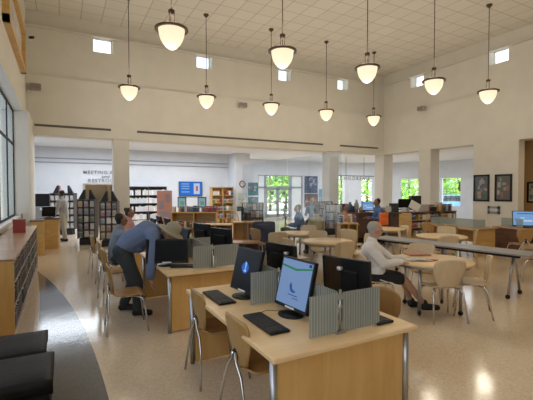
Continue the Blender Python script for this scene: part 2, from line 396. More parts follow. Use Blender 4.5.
# ------------------------------------------------------------------ light and sky
wld = bpy.data.worlds.new('world'); SC.world = wld; wld.use_nodes = True
bg = wld.node_tree.nodes['Background']
sky = wld.node_tree.nodes.new('ShaderNodeTexSky'); sky.sky_type = 'HOSEK_WILKIE'; sky.turbidity = 4; sky.sun_direction = (0, -.55, .83); sky.ground_albedo = .4
mixn = wld.node_tree.nodes.new('ShaderNodeMix'); mixn.data_type = 'RGBA'; mixn.inputs['Factor'].default_value = .7
wld.node_tree.links.new(sky.outputs[0], mixn.inputs['A']); mixn.inputs['B'].default_value = (.88, .94, 1, 1)
wld.node_tree.links.new(mixn.outputs['Result'], bg.inputs['Color']); bg.inputs['Strength'].default_value = 3.6
def light(kind, loc, energy, col, rot=(0, 0, 0), size=.3, size_y=None, name='lamp_light'):
    d = bpy.data.lights.new(name, kind); d.energy = energy; d.color = col
    if kind == 'POINT': d.shadow_soft_size = size
    elif kind == 'AREA':
        d.size = size
        if size_y: d.shape = 'RECTANGLE'; d.size_y = size_y
    elif kind == 'SUN': d.angle = .02
    o = bpy.data.objects.new(name, d); C.objects.link(o); o.location = loc; o.rotation_euler = rot; return o
light('SUN', (0, -5, 20), 20, (1, .95, .85), rot=(math.radians(35), 0, 0), name='sun')

# pendant lamps
M_bowl = emis('glowing_glass_bowl', (1, .83, .57), 1.25)
MATS['glowing_glass_bowl'].node_tree.nodes['Principled BSDF'].inputs['Base Color'].default_value = (.25, .22, .18, 1)
def pendant():
    t = thing('pendant_lamp', '', 'pendant lamp')
    R = .302
    MB().lathe([(.238, 0), (.236, -.05), (.224, -.12), (.20, -.195), (.16, -.265), (.11, -.325), (.052, -.365), (0, -.38)], n=32).build('glass_bowl', M_bowl, t)
    MB().lathe([(.0, .06), (.12, .06), (.25, .04), (.305, .01), (.305, -.022), (.25, -.022), (.25, .01), (0, .03)], n=36).build('rim', M_bronze, t)
    f = MB()
    for k in range(3):
        a = k*2*PI/3; f.tube([(.05*math.cos(a), .05*math.sin(a), .04), (.05*math.cos(a), .05*math.sin(a), .33)], .009, 6)
    f.cyl((0, 0, .30), .06, .05, 12).cyl((0, 0, .04), .065, .04, 12)
    f.build('stem_cage', M_bronze, t)
    MB().tube([(0, 0, .35), (0, 0, ZC-4.72)], .011, 6).build('rod', M_bronze, t)
    MB().lathe([(0, ZC-4.72), (.085, ZC-4.72), (.085, ZC-4.75), (.03, ZC-4.81), (0, ZC-4.81)], n=16).build('canopy', M_bronze, t)
    return t
pl = pendant(); tree = index_kids(pl); first = True
gx = [1.76, 4.10, 6.45, 8.80, 11.17]
nth = {(0, 0): 'large pendant lamp at the photo\'s top left, nearest the left wall', }
names_f = ['leftmost', 'second from left', 'middle', 'second from right', 'rightmost']
for r, yy in enumerate((7.18, 11.78)):
    for c, xx in enumerate(gx):
        if r == 0: xx += .07+.035*c
        lb = 'glowing bowl pendant lamp, %s of the %s row' % (names_f[c], ('nearer, higher-looking' if r == 0 else 'farther, lower-looking'))
        if first: pl.location = (xx, yy, 4.72); pl['label'] = lb; pl['group'] = 'pendant lamps'; first = False
        else: dup(pl, (xx, yy, 4.72), 0, lb, 'pendant lamps', tree)
        light('POINT', (xx, yy, 4.22), 30, (1, .89, .72), size=.22)
        light('POINT', (xx, yy, 5.05), 17, (1, .89, .74), size=.2)
for xx in gx: light('POINT', (xx, 2.3, 4.22), 40, (1, .86, .66), size=.22)
# cool area lights added to brighten the rear rooms, not real fixtures
for (x, y, w, h, e) in ((3.2, 16.4, 8, 2.4, 390), (11.5, 18, 4, 1.5, 180), (16.5, 18, 3, 3, 150), (17.8, 10, 3, 5, 190)):
    light('AREA', (x, y, 3.5), e, (.82, .90, 1), size=w, size_y=h, name='fill_light')
light('AREA', (14.4, 5.5, 3.4), 18, (1, .8, .55), size=1, size_y=2, name='fill_light')  # warm area light over the tan room, no fixture modelled
light('POINT', ((dw[0]+dw[1])/2, 20.5, 2.1), 8, (1, .9, .75), size=.1)

SC.view_settings.view_transform = 'Standard'; SC.view_settings.look = 'None'; SC.view_settings.gamma = 1
SC.view_settings.exposure = -.3; SC.view_settings.use_curve_mapping = False
SC.cycles.use_denoising = True; SC.cycles.max_bounces = 8; SC.cycles.diffuse_bounces = 5; SC.cycles.transparent_max_bounces = 16
SC.cycles.sample_clamp_indirect = 4
# ================================================================== furniture prototypes
M_cl = lambda n, c, r=.8, v=.06: mat(n, c, r, var=v, vscale=30)
def smooth(t): t = max(0, min(1, t)); return t*t*(3-2*t)
def make_chair(name, label, m_shell, group, wide=1.0, bot=.115):
    t = thing(name, label, 'chair', group=group)
    def seat(u, v):
        e = abs(2*v-1); w = .205*wide*(1-.3*e**6); x = (2*u-1)*w; y = -.195+.40*v
        return (x, y, .452+.012*(2*u-1)**2-.045*max(0, (v-.78)/.22)**2+.02*max(0, (.2-v)/.2)**2)
    def back(u, v):
        w = (bot+(.20-bot)*smooth(v/.62))*wide
        if v > .8: w *= 1-.16*((v-.8)/.2)**3
        if v < .12: w *= 1-.25*((.12-v)/.12)**2
        a = 2*u-1
        dz = -.02*a*a*smooth((v-.5)/.5)
        return (a*w, -.205-.05*v+.035*a*a, .465+.375*v+dz)
    MB().sheet(seat, 10, 10, .012).build('seat', m_shell, t)
    MB().sheet(back, 10, 12, .012).build('backrest', m_shell, t)
    if bot < .13: MB().lathe([(0, -.008), (.034, -.006), (.034, .004), (0, .006)], n=14, sx=1, sy=1.5).build('clip_plate', M_black, t, loc=(0, -.224, .545), rx=PI/2+.12)
    MB().tube([(-.13, -.1, .435), (-.13, .1, .435)], .009, 6).tube([(.13, -.1, .435), (.13, .1, .435)], .009, 6).box((0, -.08, .436), (.26, .03, .012)).box((0, .08, .436), (.26, .03, .012)).build('seat_frame', M_chrome, t)
    for s in (-1, 1):
        if bot > .13: MB().tube([(s*.14, -.08, .432), (s*.185, -.15, .425), (s*.205, -.185, .38), (s*.235, -.26, .0)], .0115, 8).build('leg', M_chrome, t)
        else: MB().tube([(s*.018, -.232, .57), (s*.05, -.24, .50), (s*.12, -.235, .42), (s*.175, -.243, .30), (s*.235, -.265, .0)], .0115, 8).build('leg', M_chrome, t)
        MB().tube([(s*.10, .03, .43), (s*.16, .10, .43), (s*.19, .15, .41), (s*.20, .175, .35), (s*.225, .215, .0)], .0115, 8).build('leg', M_chrome, t)
    return t
GW, GP = 'beech shell chairs with chrome legs', 'pale shell chairs at the round tables'
ch_w = make_chair('shell_chair', '', W_chair, GW); tw = index_kids(ch_w)
ch_p = make_chair('shell_chair', '', W_pale, GP, 1.10, .135); tp = index_kids(ch_p)
used = {'w': 0, 'p': 0}
def chair(x, y, rz, label, kind='w'):
    src, tr = (ch_w, tw) if kind == 'w' else (ch_p, tp)
    if not used[kind]:
        used[kind] = 1; src.location = (x, y, 0); src.rotation_euler.z = rz; src['label'] = label; return src
    return dup(src, (x, y, 0), rz, label, None, tr)

def computer_desk(y0, label, shields, X=1.72, L=1.85, W=1.24, topm=None, cat='desk'):
    t = thing('computer_desk', label, cat, (X, y0+L/2, 0), 0, 'double-sided computer desks')
    hw, hl = W/2, L/2
    MB().box((0, 0, .722), (W, L, .036), bev=.014).build('worktop', topm or W_desk, t)
    for s in (-1, 1):
        MB().bb(-hw+.07, hw-.07, s*(hl-.10)-.012, s*(hl-.10)+.012, .02, .685).build('end_panel', W_panel, t)
        MB().box((0, s*(hl-.10), .695), (W-.2, .04, .018)).build('bracket_rail', M_black, t)
        MB().bb(s*.012, s*.03, -hl+.12, hl-.12, .12, .60).build('modesty_panel', W_panel, t)
        for q in (-1, 1):
            f = MB().cyl((s*(hw-.045), q*(hl-.085), 0), .024, .704, 14); f.build('post', M_steel, t)
    H = .28; z0 = .75; yn = -hl+.15; ym = -hl+1.02; yf = hl-.06
    def ribbed(x0, x1, ya, yb, nm='divider_panel', m=M_rib, ribs=True):
        f = MB(); dx, dy = x1-x0, yb-ya; Ln = math.hypot(dx, dy); n = int(Ln/.022); ang = math.atan2(dy, dx)
        f.box(((x0+x1)/2, (ya+yb)/2, z0+H/2), (Ln, .006, H), rz=ang)
        if ribs:
            for k in range(n):
                u = (k+.5)/n; f.m(1).box((x0+dx*u, ya+dy*u, z0+H/2), (.005, .014, H), rz=ang)
        f.build(nm, [m, M_ribl], t)
    ribbed(-.26, -.02, yn, yn); ribbed(.02, .37, yn, yn)
    ribbed(-.28, -.02, ym, ym); ribbed(.02, .28, ym, ym)
    ribbed(0, 0, yn+.03, ym-.02); ribbed(0, 0, ym+.02, yf)
    for yy in (yn, ym, yf):
        f = MB().cyl((0, yy, .74), .009, .31, 10).box((0, yy, 1.0), (.06, .03, .035)).box((0, yy, .75), (.08, .03, .02)); f.build('divider_post', M_steel, t)
    if shields:
        for a, b in ((yn, ym-.16), (ym-.14, yf)):
            sh = MB().bb(-.004, .004, a, b, .78, 2.02).build('clear_shield', M_plexi, t)
            for z in (.93, 1.2): MB().lathe([(.018, -.012), (.024, 0), (.018, .012)], n=10).build('clip', M_steel, sh, loc=(0, a+.01, z))
    return t
d1 = computer_desk(1.98, 'light maple computer desk nearest the camera, with two lit screens', True)
d2 = computer_desk(4.58, 'second computer desk back, where the man in the hat bends over', False)
d3 = computer_desk(7.18, 'third computer desk back, where the seated man in grey works', False)

def monitor(x, y, rz, label, scr='off', z=.742, w=.43, h=.41, up=.045, tilt=.24, sticker=True):
    t = thing('computer_monitor', label, 'monitor', (x, y, z), rz, 'black flat computer monitors')
    R = Matrix.Translation((0, 0, up)) @ Matrix.Rotation(tilt, 4, 'X')
    e = math.degrees(tilt)
    MB().box((0, .0, h/2), (w, .035, h), bev=.006).box((0, -.028, h*.5), (w*.55, .03, h*.55), bev=.008).build('housing', M_black, t, loc=(0, 0, up), rx=tilt)
    b = .018; s = MB(); m = [MATS['scr_off']]
    y1 = .0185
    if scr == 'off': s.bb(-w/2+b, w/2-b, y1, y1+.001, b*1.6, h-b)
    elif scr == 'white':
        m = [MATS['scr_page'], MATS['scr_green'], MATS['scr_navy'], MATS['scr_teal']]
        s.bb(-w/2+b, w/2-b, y1, y1+.001, b*1.6, h-b); X0, X1 = w/2-b, -w/2+b          # screen left is +x seen from the front
        s.m(1)
        Mx = Matrix(((1, 0, 0, 0), (0, 0, 1, 0), (0, 1, 0, 0), (0, 0, 0, 1)))
        s.prism([(X0, h*.80), (0, h*.755), (X1, h*.84), (X1, h*.87), (0, h*.80), (X0, h*.84)], y1+.001, y1+.002, Mx)
        s.m(2).bb(X1+.012, X1+.045, y1+.001, y1+.002, h*.88, h*.94)
        s.m(3).prism([(.05, h*.44), (.03, h*.35), (-.01, h*.32), (-.05, h*.36), (-.02, h*.365), (.01, h*.40), (.02, h*.47), (.04, h*.52)], y1+.001, y1+.002, Mx)
        s.m(2).bb(-.07, .05, y1+.001, y1+.002, h*.27, h*.285); s.bb(-.09, -.01, y1+.001, y1+.002, h*.22, h*.233)
    elif scr == 'dark':
        m = [MATS['scr_night'], MATS['scr_blue'], MATS['scr_glow']]
        s.bb(-w/2+b, w/2-b, y1, y1+.001, b*1.6, h-b)
        Mx = Matrix(((1, 0, 0, 0), (0, 0, 1, 0), (0, 1, 0, 0), (0, 0, 0, 1)))
        s.m(1).prism([(.01+.05*math.cos(a*PI/8)*(1+.25*math.cos(a*PI/4)), h*.55+.055*math.sin(a*PI/8)) for a in range(16)], y1+.001, y1+.002, Mx)
        s.m(2).prism([(.03, h*.46), (-.02, h*.46), (.0, h*.53), (-.01, h*.66), (.015, h*.7), (.01, h*.52)], y1+.002, y1+.003, Mx)
    elif scr == 'lightblue':
        m = [MATS['scr_sky'], MATS['scr_cloud'], MATS['scr_navy']]
        s.bb(-w/2+b, w/2-b, y1, y1+.001, b*1.6, h-b)
        s.m(1).bb(-.15, .05, y1+.001, y1+.002, h*.3, h*.42).bb(.03, .12, y1+.001, y1+.002, h*.5, h*.58)
        s.m(2).bb(-.2, .2, y1+.001, y1+.002, h*.8, h*.84)
    s.build('screen', m, t, loc=(0, 0, up), rx=tilt)
    if sticker:
        MB().bb(-.06, .06, .0185, .0195, .006, .020).build('sticker', M_white, t, loc=(0, 0, up), rx=tilt)
    MB().box((0, -.045, up*.75+.03), (.07, .02, up*1.5), bev=.004).build('stand', M_black, t)
    MB().lathe([(0, 0), (.12, 0), (.12, .008), (.05, .016), (0, .016)], n=24, sy=.8).build('base', M_black, t)
    return t
emis('scr_page', (.30, .48, .86), .62); emis('scr_green', (.04, .42, .16), .5); emis('scr_navy', (.02, .05, .4), .6); emis('scr_teal', (.02, .15, .45), .6)
emis('scr_night', (.01, .012, .02), .5); emis('scr_blue', (.03, .16, .75), .75); emis('scr_glow', (.3, .65, 1), 1.0); emis('scr_sky', (.25, .5, .9), .8); emis('scr_cloud', (.7, .8, .95), .8)
mat('scr_off', (.004, .004, .005), .45, spec=.15)
def keyboard(x, y, rz, label, z=.741, w=.46):
    t = thing('keyboard', label, 'keyboard', (x, y, z), rz, 'black keyboards on the computer desks')
    MB().box((0, 0, .010), (w, .16, .018), bev=.005).build('case', M_black, t)
    f = MB().box((0, -.003, .0185), (w-.03, .135, .003))
    for r in range(5):
        for c in range(18):
            if c in (14,): continue
            f.box((-w/2+.028+c*(w-.05)/17.2, -.055+r*.026, .021), (.018, .019, .008))
    f.build('keys', mat('key_plastic', (.03, .03, .033), .5), t); return t
ang = face(-1, -.06)
monitor(1.62, 2.63, face(-1, -.08), 'black monitor showing a pale blue page with a green stripe, near desk', 'white')
monitor(1.50, 3.30, face(-1, -.12), 'black monitor with glowing blue logo on a dark screen, near desk', 'dark')
monitor(1.98, 2.36, face(.95, .28), 'switched-off monitor seen from behind, right half of the near desk, nearer one', 'off', up=.07, tilt=.08)
monitor(1.93, 3.28, face(.98, .2), 'monitor seen from behind at the far right end of the near desk', 'off', up=.07, tilt=.08)
monitor(1.23, 5.14, face(-.40, -.92), 'black monitor turned to the camera in front of the bending man', 'off', up=.03, h=.32, w=.56, tilt=.1)
monitor(1.53, 5.62, face(-1, 0), 'black monitor on second desk just behind the one turned forward', 'off')
monitor(1.98, 5.02, face(1, .35), 'rear of nearer right-hand monitor on the second desk', 'off', up=.07, tilt=.1)
monitor(1.98, 5.85, face(1, .3), 'rear of farther right-hand monitor on the second desk', 'off', up=.07, tilt=.1)
monitor(1.50, 7.75, face(-1, 0), 'black monitor on third desk in front of the seated man in grey', 'off')
monitor(1.95, 7.75, face(1, 0), 'rear of nearer right-hand monitor on the third desk', 'off')
monitor(1.95, 8.5, face(1, 0), 'rear of farther right-hand monitor on the third desk', 'off')
keyboard(1.34, 2.54, face(-1, 0)+PI, 'long black keyboard before the pale blue screen')
keyboard(1.28, 3.36, face(-1, 0)+PI, 'long black keyboard before the dark logo screen')
keyboard(2.14, 2.34, face(1, 0)+PI, 'black keyboard at the right edge of the near desk, mostly behind ribbed panel')
keyboard(1.42, 4.95, face(-.4, -.92)+PI, 'black keyboard on second desk beside frosted panel', w=.36)
tag(MB().tube([(1.42, 2.78, .747), (1.5, 2.82, .746), (1.58, 2.76, .746), (1.66, 2.72, .747)], .003, 6).build('cable', mat('tan_cable', (.35, .16, .08), .6)), 'thin brown cable curling behind the near keyboard', 'cable')

# chairs at the computer desks
chair(1.33, 2.57, face(1, .02), 'beech shell chair pushed under the near desk, nearest the camera')
chair(1.31, 3.42, face(1, .0), 'beech shell chair under the near desk before the dark logo screen')
chair(2.42, 2.62, face(-1, 0), 'beech shell chair on the right side of the near desk, only its back corner showing')
chair(.73, 5.11, face(1, -.05), 'empty beech chair the bending man rests his hand on')
chair(.78, 6.55, face(1, .1), 'beech chair just behind the man in the hat')
chair(.80, 7.55, face(1, 0), 'beech chair the seated man in grey uses')
chair(.75, 8.6, face(1, .1), 'beech chair farthest back along the left computer aisle')

# round tables
def round_table(x, y, r, label, ang=0, m=None):
    t = thing('round_table', label, 'table', (x, y, 0), ang, 'round maple tables')
    MB().lathe([(0, .70), (r-.01, .70), (r, .708), (r, .727), (r-.01, .735), (0, .735)], n=48).build('tabletop', m or W_desk, t)
    MB().lathe([(r-.07, .66), (r-.05, .66), (r-.05, .70), (r-.07, .70)], n=32).build('apron_ring', M_steel, t)
    for k in range(4):
        a = PI/4+k*PI/2; q = r*.72
        l = MB().cyl((q*math.cos(a), q*math.sin(a), .07), .022, .63, 12).build('leg', M_steel, t)
        MB().lathe([(0, -.014), (.033, -.014), (.036, 0), (.033, .014), (0, .014)], n=14).build('caster', M_black, l, loc=(q*math.cos(a), q*math.sin(a), .036), rx=PI/2, rz=a)
    return t
T1, T2, T3, T4, T5 = (4.76, 3.81), (7.45, 5.72), (4.72, 6.25), (4.95, 7.75), (7.6, 7.5)
round_table(*T1, .56, 'round table where the man in white sits reading', -YAW)
round_table(*T2, .53, 'round table beyond the long grey table on the right')
round_table(*T3, .50, 'round table in mid floor behind the near desk\'s right monitors')
round_table(*T4, .45, 'small round table farther back left of the mid floor one')
round_table(*T5, .48, 'round table behind the head of the man in white')
def chairs_at(T, lst):
    for D, px, toward, lb, kd in lst:
        p = atD(px, 200, D); dx, dy = (toward if toward else (T[0]-p.x, T[1]-p.y)); chair(p.x, p.y, face(dx, dy), lb, kd)
chairs_at(T1, [(5.22, 442, (.40, .92), 'pale shell chair with its back to the camera at the reading man\'s table', 'p'),
               (5.42, 472, (-.6, .78), 'pale shell chair on the right side of the reading man\'s table', 'p'),
               (6.35, 424, None, 'pale shell chair on the far side of the reading man\'s table', 'p'),
               (5.55, 378, (.883, -.469), 'pale chair the man in white sits on', 'p')])
chairs_at(T2, [(7.95, 443, (.35, .93), 'pale chair with back to camera, in front of right rear round table', 'p'),
               (9.5, 446, None, 'pale chair on the far side of the right rear round table', 'p'),
               (8.9, 466, (-.55, .85), 'pale chair right of the right rear round table', 'p'),
               (8.7, 410, None, 'pale chair left of the right rear round table', 'p')])
chairs_at(T3, [(7.05, 339, (.1, 1), 'pale chair with square-on back in front of the mid floor round table', 'p'),
               (8.45, 320, None, 'pale chair on the far side of the mid floor round table', 'p'),
               (7.4, 298, None, 'pale chair left of the mid floor round table', 'p'),
               (8.0, 362, None, 'pale chair right of the mid floor round table', 'p')])
chairs_at(T4, [(8.6, 276, (.3, .95), 'pale chair seen from behind left of the plant', 'p'),
               (9.3, 262, (.9, .2), 'beech chair beside the dark blue jacket', 'w'),
               (9.8, 306, None, 'pale chair behind the small round table', 'p')])
chairs_at(T5, [(9.9, 397, (-.8, .3), 'pale chair right of the table behind the reader', 'p'),
               (9.2, 352, (.8, .4), 'pale chair left of the table behind the reader', 'p')])

# long flip-top table
A, B = Vector((6.08, 6.25)), Vector((6.60, 3.35)); mid = (A+B)/2; dv = (B-A); Ln = dv.length
lt = thing('long_table', 'long narrow grey-topped table on casters behind the man in white', 'table', (mid.x, mid.y, 0), math.atan2(dv.y, dv.x))
MB().box((0, 0, .725), (Ln, .55, .028), bev=.006).build('tabletop', mat('grey_laminate', (.30, .29, .29), .35), lt)
MB().box((0, -.20, .69), (Ln-.3, .04, .04)).box((0, .20, .69), (Ln-.3, .04, .04)).build('under_rail', M_black, lt)
for sx in (-1, 0, 1):
    for sy in (-1, 1):
        x = sx*(Ln/2-.30)
        l = MB().tube([(x, sy*.03, .68), (x, sy*.10, .5), (x, sy*.24, .07)], .02, 10).build('leg', M_steel, lt)
        MB().lathe([(0, -.014), (.034, -.014), (.036, 0), (.034, .014), (0, .014)], n=14).build('caster', M_black, l, loc=(x, sy*.25, .036), rx=PI/2)

# reader's papers
p = atD(418, 200, 5.55)
tag(MB().sheet(lambda u, v: (u*.36-.18, v*.25-.125, .006+.015*abs(math.sin(PI*u*1.0))*(1-abs(2*u-1))), 12, 4, .006).build('open_magazine', mat('magazine_page', (.55, .50, .47), .6, var=.35, vscale=14), loc=(p.x, p.y, .738), rz=-YAW), 'open magazine under the reader\'s hands', 'magazine')
p = atD(431, 200, 5.50)
t = tag(MB().box((0, 0, .008), (.16, .045, .014), bev=.004).box((.06, .05, .008), (.10, .03, .014), bev=.004).build('glasses_case', mat('red_plastic', (.55, .05, .04), .4), loc=(p.x, p.y, .736), rz=-YAW-.3), 'small red case lying on the magazine edge', 'case')
p = atD(418, 200, 6.0)
tag(MB().box((0, 0, .012), (.34, .22, .02), bev=.004).build('folder', mat('faded_red_cover', (.42, .20, .14), .6), loc=(p.x, p.y, .736), rz=-YAW+.1), 'faded red folder lying on the far half of the reader\'s table', 'folder')

# ottomans
for i, (x0, x1, y0, y1, lb) in enumerate(((-.86, -.13, 3.60, 4.14, 'black vinyl ottoman by the left bookcase, farther of the two'), (-.86, -.07, 3.02, 3.56, 'black vinyl ottoman in the bottom left corner, nearest the camera'))):
    t = thing('ottoman', lb, 'ottoman', ((x0+x1)/2, (y0+y1)/2, 0), 0, 'black ottomans')
    w, d = x1-x0, y1-y0
    MB().sheet(lambda u, v: ((u-.5)*w, (v-.5)*d, .385+.022*(1-abs(2*v-1)**4)*(1-.4*abs(2*u-1)**6)), 14, 14, .10).build('cushion', M_blackf, t)
    MB().box((0, 0, .20), (w-.04, d-.05, .34), bev=.03).build('base', M_blackf, t)
    for sx in (-1, 1):
        for sy in (-1, 1): MB().cyl((sx*(w/2-.08), sy*(d/2-.08), 0), .025, .06, 10).build('foot', M_black, t)

# ================================================================== books and bookcases
bcols = [(.30, .04, .03), (.04, .08, .22), (.05, .16, .10), (.55, .50, .42), (.10, .10, .11), (.45, .28, .07), (.22, .10, .22), (.62, .60, .58), (.08, .22, .30), (.35, .10, .05)]
def make_book(i, w=.03, h=.23, d=.16, name='book', pale=False):
    c = bcols[i % len(bcols)]
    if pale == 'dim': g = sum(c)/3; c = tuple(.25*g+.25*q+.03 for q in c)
    elif pale == 'mix': g = sum(c)/3; c = tuple(.35*g+.45*q+.12 for q in c)
    elif pale: c = tuple(.50+.35*q for q in c)
    me = MB(); me.bb(-w/2, w/2, 0, d, 0, h).m(1).bb(-w/2+.003, w/2-.003, .004, d+.001, .003, h+.001).m(2).bb(-w/2+.002, w/2-.002, -.001, 0, h*.70, h*.80)
    return me.build(name, [mat('cover_%d%s' % (i, str(pale)[0] if pale else ''), c, .5), M_paper, mat('spine_band', (.6, .55, .45), .6)])
book_src = {}
def book_src_for(i, pale, name, w, h):
    k = (i, pale, name, w, h)
    if k not in book_src: book_src[k] = [make_book(i, w, h, name=name, pale=pale), False]
    return book_src[k]
def place_book(i, loc, rz, label, group, cat='book', pale=False, name='book', w=.03, h=.23, lean=0, s=1):
    src = book_src_for(i, pale, name, w, h); o = src[0]
    if src[1]: o = o.copy(); C.objects.link(o)
    src[1] = True
    o.location = loc; o.rotation_euler = (0, lean, rz); o.scale = (1, 1, s); tag(o, label, cat, group); return o
def book_row(origin, rz, length, n, label, group, z, fill=.9, pale=False, w=None, h=.23, name='book', cat='book', face_out=False):
    R = Matrix.Rotation(rz, 4, 'Z'); step = length/n; w = w or step*.86; w = round(w, 3)
    for k in range(n):
        if random.random() > fill: continue
        v = Vector(((k+.5)*step, 0, 0)); v.rotate(R.to_euler()); q = Vector(origin)+v
        place_book(random.randrange(10), (q.x, q.y, z), rz, label, group, cat, pale, name, w, h, s=random.choice((.85, .92, 1)))
def bookcase(name, label, origin, rz, w, h, d, shelves, bays, m_case, m_top=None, group=None, cat='bookcase'):
    """local: front at y=0 facing -y, runs +x from origin"""
    t = thing(name, label, cat, origin, rz, group)
    MB().bb(0, .025, 0, d, 0, h).build('side_panel', m_case, t); MB().bb(w-.025, w, 0, d, 0, h).build('side_panel', m_case, t)
    MB().bb(.025, w-.025, d-.015, d, 0, h).build('back_panel', m_case, t)
    MB().bb(-.01, w+.01, -.01, d+.01, h, h+.03).build('top', m_top or m_case, t)
    MB().bb(.025, w-.025, .02, d, 0, .08).build('plinth', m_case, t)
    for z in shelves: MB().bb(.025, w-.025, .005, d-.015, z-.02, z).build('shelf', m_case, t)
    for k in range(1, bays): MB().bb(k*w/bays-.012, k*w/bays+.012, .004, d-.015, .08, h).build('upright', m_case, t)
    return t
# long low bookcase under the left windows: faces +x. local +x runs along +y (rz=90deg), front faces +X
M_caseg = mat('grey_metal_case', (.32, .30, .28), .5)
LY0, LY1 = 5.25, 10.0
t = bookcase('low_bookcase', 'long low bookcase with a wooden top under the left windows', (-.50, LY0, 0), PI/2, LY1-LY0, .93, .44, (.10, .38, .66), 5, M_caseg, W_red)
MB().bb(-.035, -.002, -.005, .45, 0, .93).build('end_board', W_panel, t)
for r, z in enumerate((.10, .38, .66)):
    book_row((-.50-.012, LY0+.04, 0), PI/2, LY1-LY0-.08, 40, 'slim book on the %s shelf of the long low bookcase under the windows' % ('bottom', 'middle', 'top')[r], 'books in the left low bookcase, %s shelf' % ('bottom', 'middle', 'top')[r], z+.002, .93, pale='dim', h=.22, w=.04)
p = Vector((-.70, 8.4, .963))
t = thing('binder', 'red binder standing on the left low bookcase', 'binder', p, 0)
MB().bb(-.10, .10, -.035, .035, 0, .25).build('cover', mat('red_cover', (.28, .035, .025), .45), t); MB().bb(-.095, .095, -.03, .03, .002, .252).build('pages', M_paper, t)
tag(MB().tube([(-.66, 8.75, .963), (-.70, 8.95, 1.28)], .012, 8).build('window_pole', W_dark), 'short dark stick leaning behind the red binder', 'stick')

# wooden service podiums, far left
t = thing('podium', 'honey oak lectern cabinet at the end of the left bookcase', 'cabinet', (-.36, 13.25, 0), -.1)
MB().box((0, 0, .44), (.56, .45, .88), bev=.01).build('body', W_honey, t); MB().box((0, 0, .90), (.62, .5, .03)).build('top', W_dark, t); MB().box((0, 0, .03), (.5, .4, .06)).build('plinth', M_black, t)
monitor(-.36, 13.3, face(-.2, .9), 'dark terminal on the honey oak lectern cabinet', 'off', z=.917, w=.36, h=.30, sticker=False)
t = thing('side_cabinet', 'narrow oak cabinet between the bookcase and the lectern cabinet', 'cabinet', (-.585, 12.0, 0), 0)
MB().box((0, 0, .46), (.3, .4, .92), bev=.006).build('body', W_honey, t); MB().box((0, 0, .935), (.34, .44, .03)).build('top', W_dark, t)
t = thing('copier', 'tall dark copier by the far left wall', 'copier', (-.72, 17.9, 0), 0)
MB().box((0, 0, .55), (.75, .6, 1.1), bev=.02).build('body', M_grey, t); MB().box((0, 0, 1.35), (.8, .55, .5), bev=.02).build('scanner', M_black, t); MB().box((.12, -.3, 1.0), (.35, .02, .10)).build('tray', M_white, t)
tag(MB().bb(-1.0, -.85, 14.9, 15.5, 0, 2.15).bb(-1.02, -.84, 14.88, 15.52, 1.0, 1.03).build('banner_stand', M_blackm), 'tall narrow black panel standing at the left wall of the rear room', 'panel')

# display racks of media
M_rack = mat('rack_metal', (.09, .08, .075), .5)
def media_rack(px, pyb, pyt, wpx, label, gname, ctint):
    p = atz(px, pyb, 0); D = p.x*FW.x+p.y*FW.y; h = (pyb-pyt)*D/FPX*1.0; w = wpx*D/FPX
    t = thing('media_rack', label, 'rack', (p.x, p.y+.25, 0), -.3, 'media display racks')
    MB().bb(-w/2, w/2, -.03, .03, .25, h).bb(-w/2, -w/2+.03, -.2, .2, .2, h).bb(w/2-.03, w/2, -.2, .2, .2, h).build('frame', M_rack, t)
    MB().box((0, 0, .1), (w*.8, .35, .2)).build('base', M_blackm, t)
    for k in range(6): MB().bb(-w/2, w/2, -.2, .2, .25+k*(h-.25)/5.05-.015, .25+k*(h-.25)/5.05).build('shelf', M_rack, t)
    R = Matrix.Rotation(-.3, 3, 'Z'); nc = max(3, int(w/.15))
    for k in range(5):
        for c in range(nc):
            v = R @ Vector((-w/2+(c+.5)*w/nc, -.17, 0)); z = .255+k*(h-.25)/5.05
            place_book(random.randrange(10), (p.x+v.x, p.y+.25+v.y, z), -.3, label_of[gname], gname, 'disc case', ctint, 'disc_case', .125, .185)
    for sx in (-1, 1):
        f = MB(); f.prism([(-.10, 0), (.10, 0), (-sx*.08+.02, .30), (-sx*.08-.02, .30)], -.06, .06, Matrix(((1, 0, 0, sx*w*.30), (0, 0, 1, 0), (0, 1, 0, h), (0, 0, 0, 1))))
        f.build('holder_wing', M_blackm, t)
    return t
label_of = {'discs in the rack before the far left wall': 'disc case facing out in the pale rack behind the standing man',
            'discs in the dark rack by the doorway': 'disc case facing out in the dark rack left of the doorway column',
            'discs in the dark rack at the column': 'disc case facing out in the dark rack touching the white column'}
media_rack(64, 235, 193, 23, 'pale media rack behind the standing man in light clothes', 'discs in the rack before the far left wall', True)
media_rack(88.5, 245, 199, 17, 'dark media rack with two black wings, left of the doorway column', 'discs in the dark rack by the doorway', 'mix')
media_rack(111, 247, 201, 17, 'dark media rack with two black wings, beside the white column', 'discs in the dark rack at the column', 'mix')

# rear-left wall: bookcase, television, signs
YW = 18.97
def wallrect(px0, py0, px1, py1, Y): a, b = atY(px0, py0, Y), atY(px1, py1, Y); return a.x, b.x, b.z, a.z
x0, x1, z0, z1 = wallrect(129, 187, 167, 225, 18.5)
bk = bookcase('tall_bookcase', 'tall grey bookcase of pale boxes against the far left wall', (x0, 18.5, 0), 0, x1-x0, z1, .4, [z1*k/5 for k in range(1, 5)], 2, mat('dark_grey_case', (.10, .10, .10), .6))
for k in range(5):
    book_row((x0+.03, 18.52, 0), 0, x1-x0-.06, 20, 'pale box file in the tall grey rear bookcase', 'box files in the tall grey rear bookcase', max(.1, z1*k/5)+.002, .94, pale=True, h=.26, name='box_file', cat='box file')
x0, x1, z0, z1 = wallrect(212, 187.5, 234, 225, 17.7)
bk = bookcase('tall_bookcase', 'honey oak bookcase with a poster on it, right of the blue television', (x0, 17.7, 0), 0, x1-x0, z1, .35, [z1*k/5 for k in range(1, 5)], 2, W_honey)
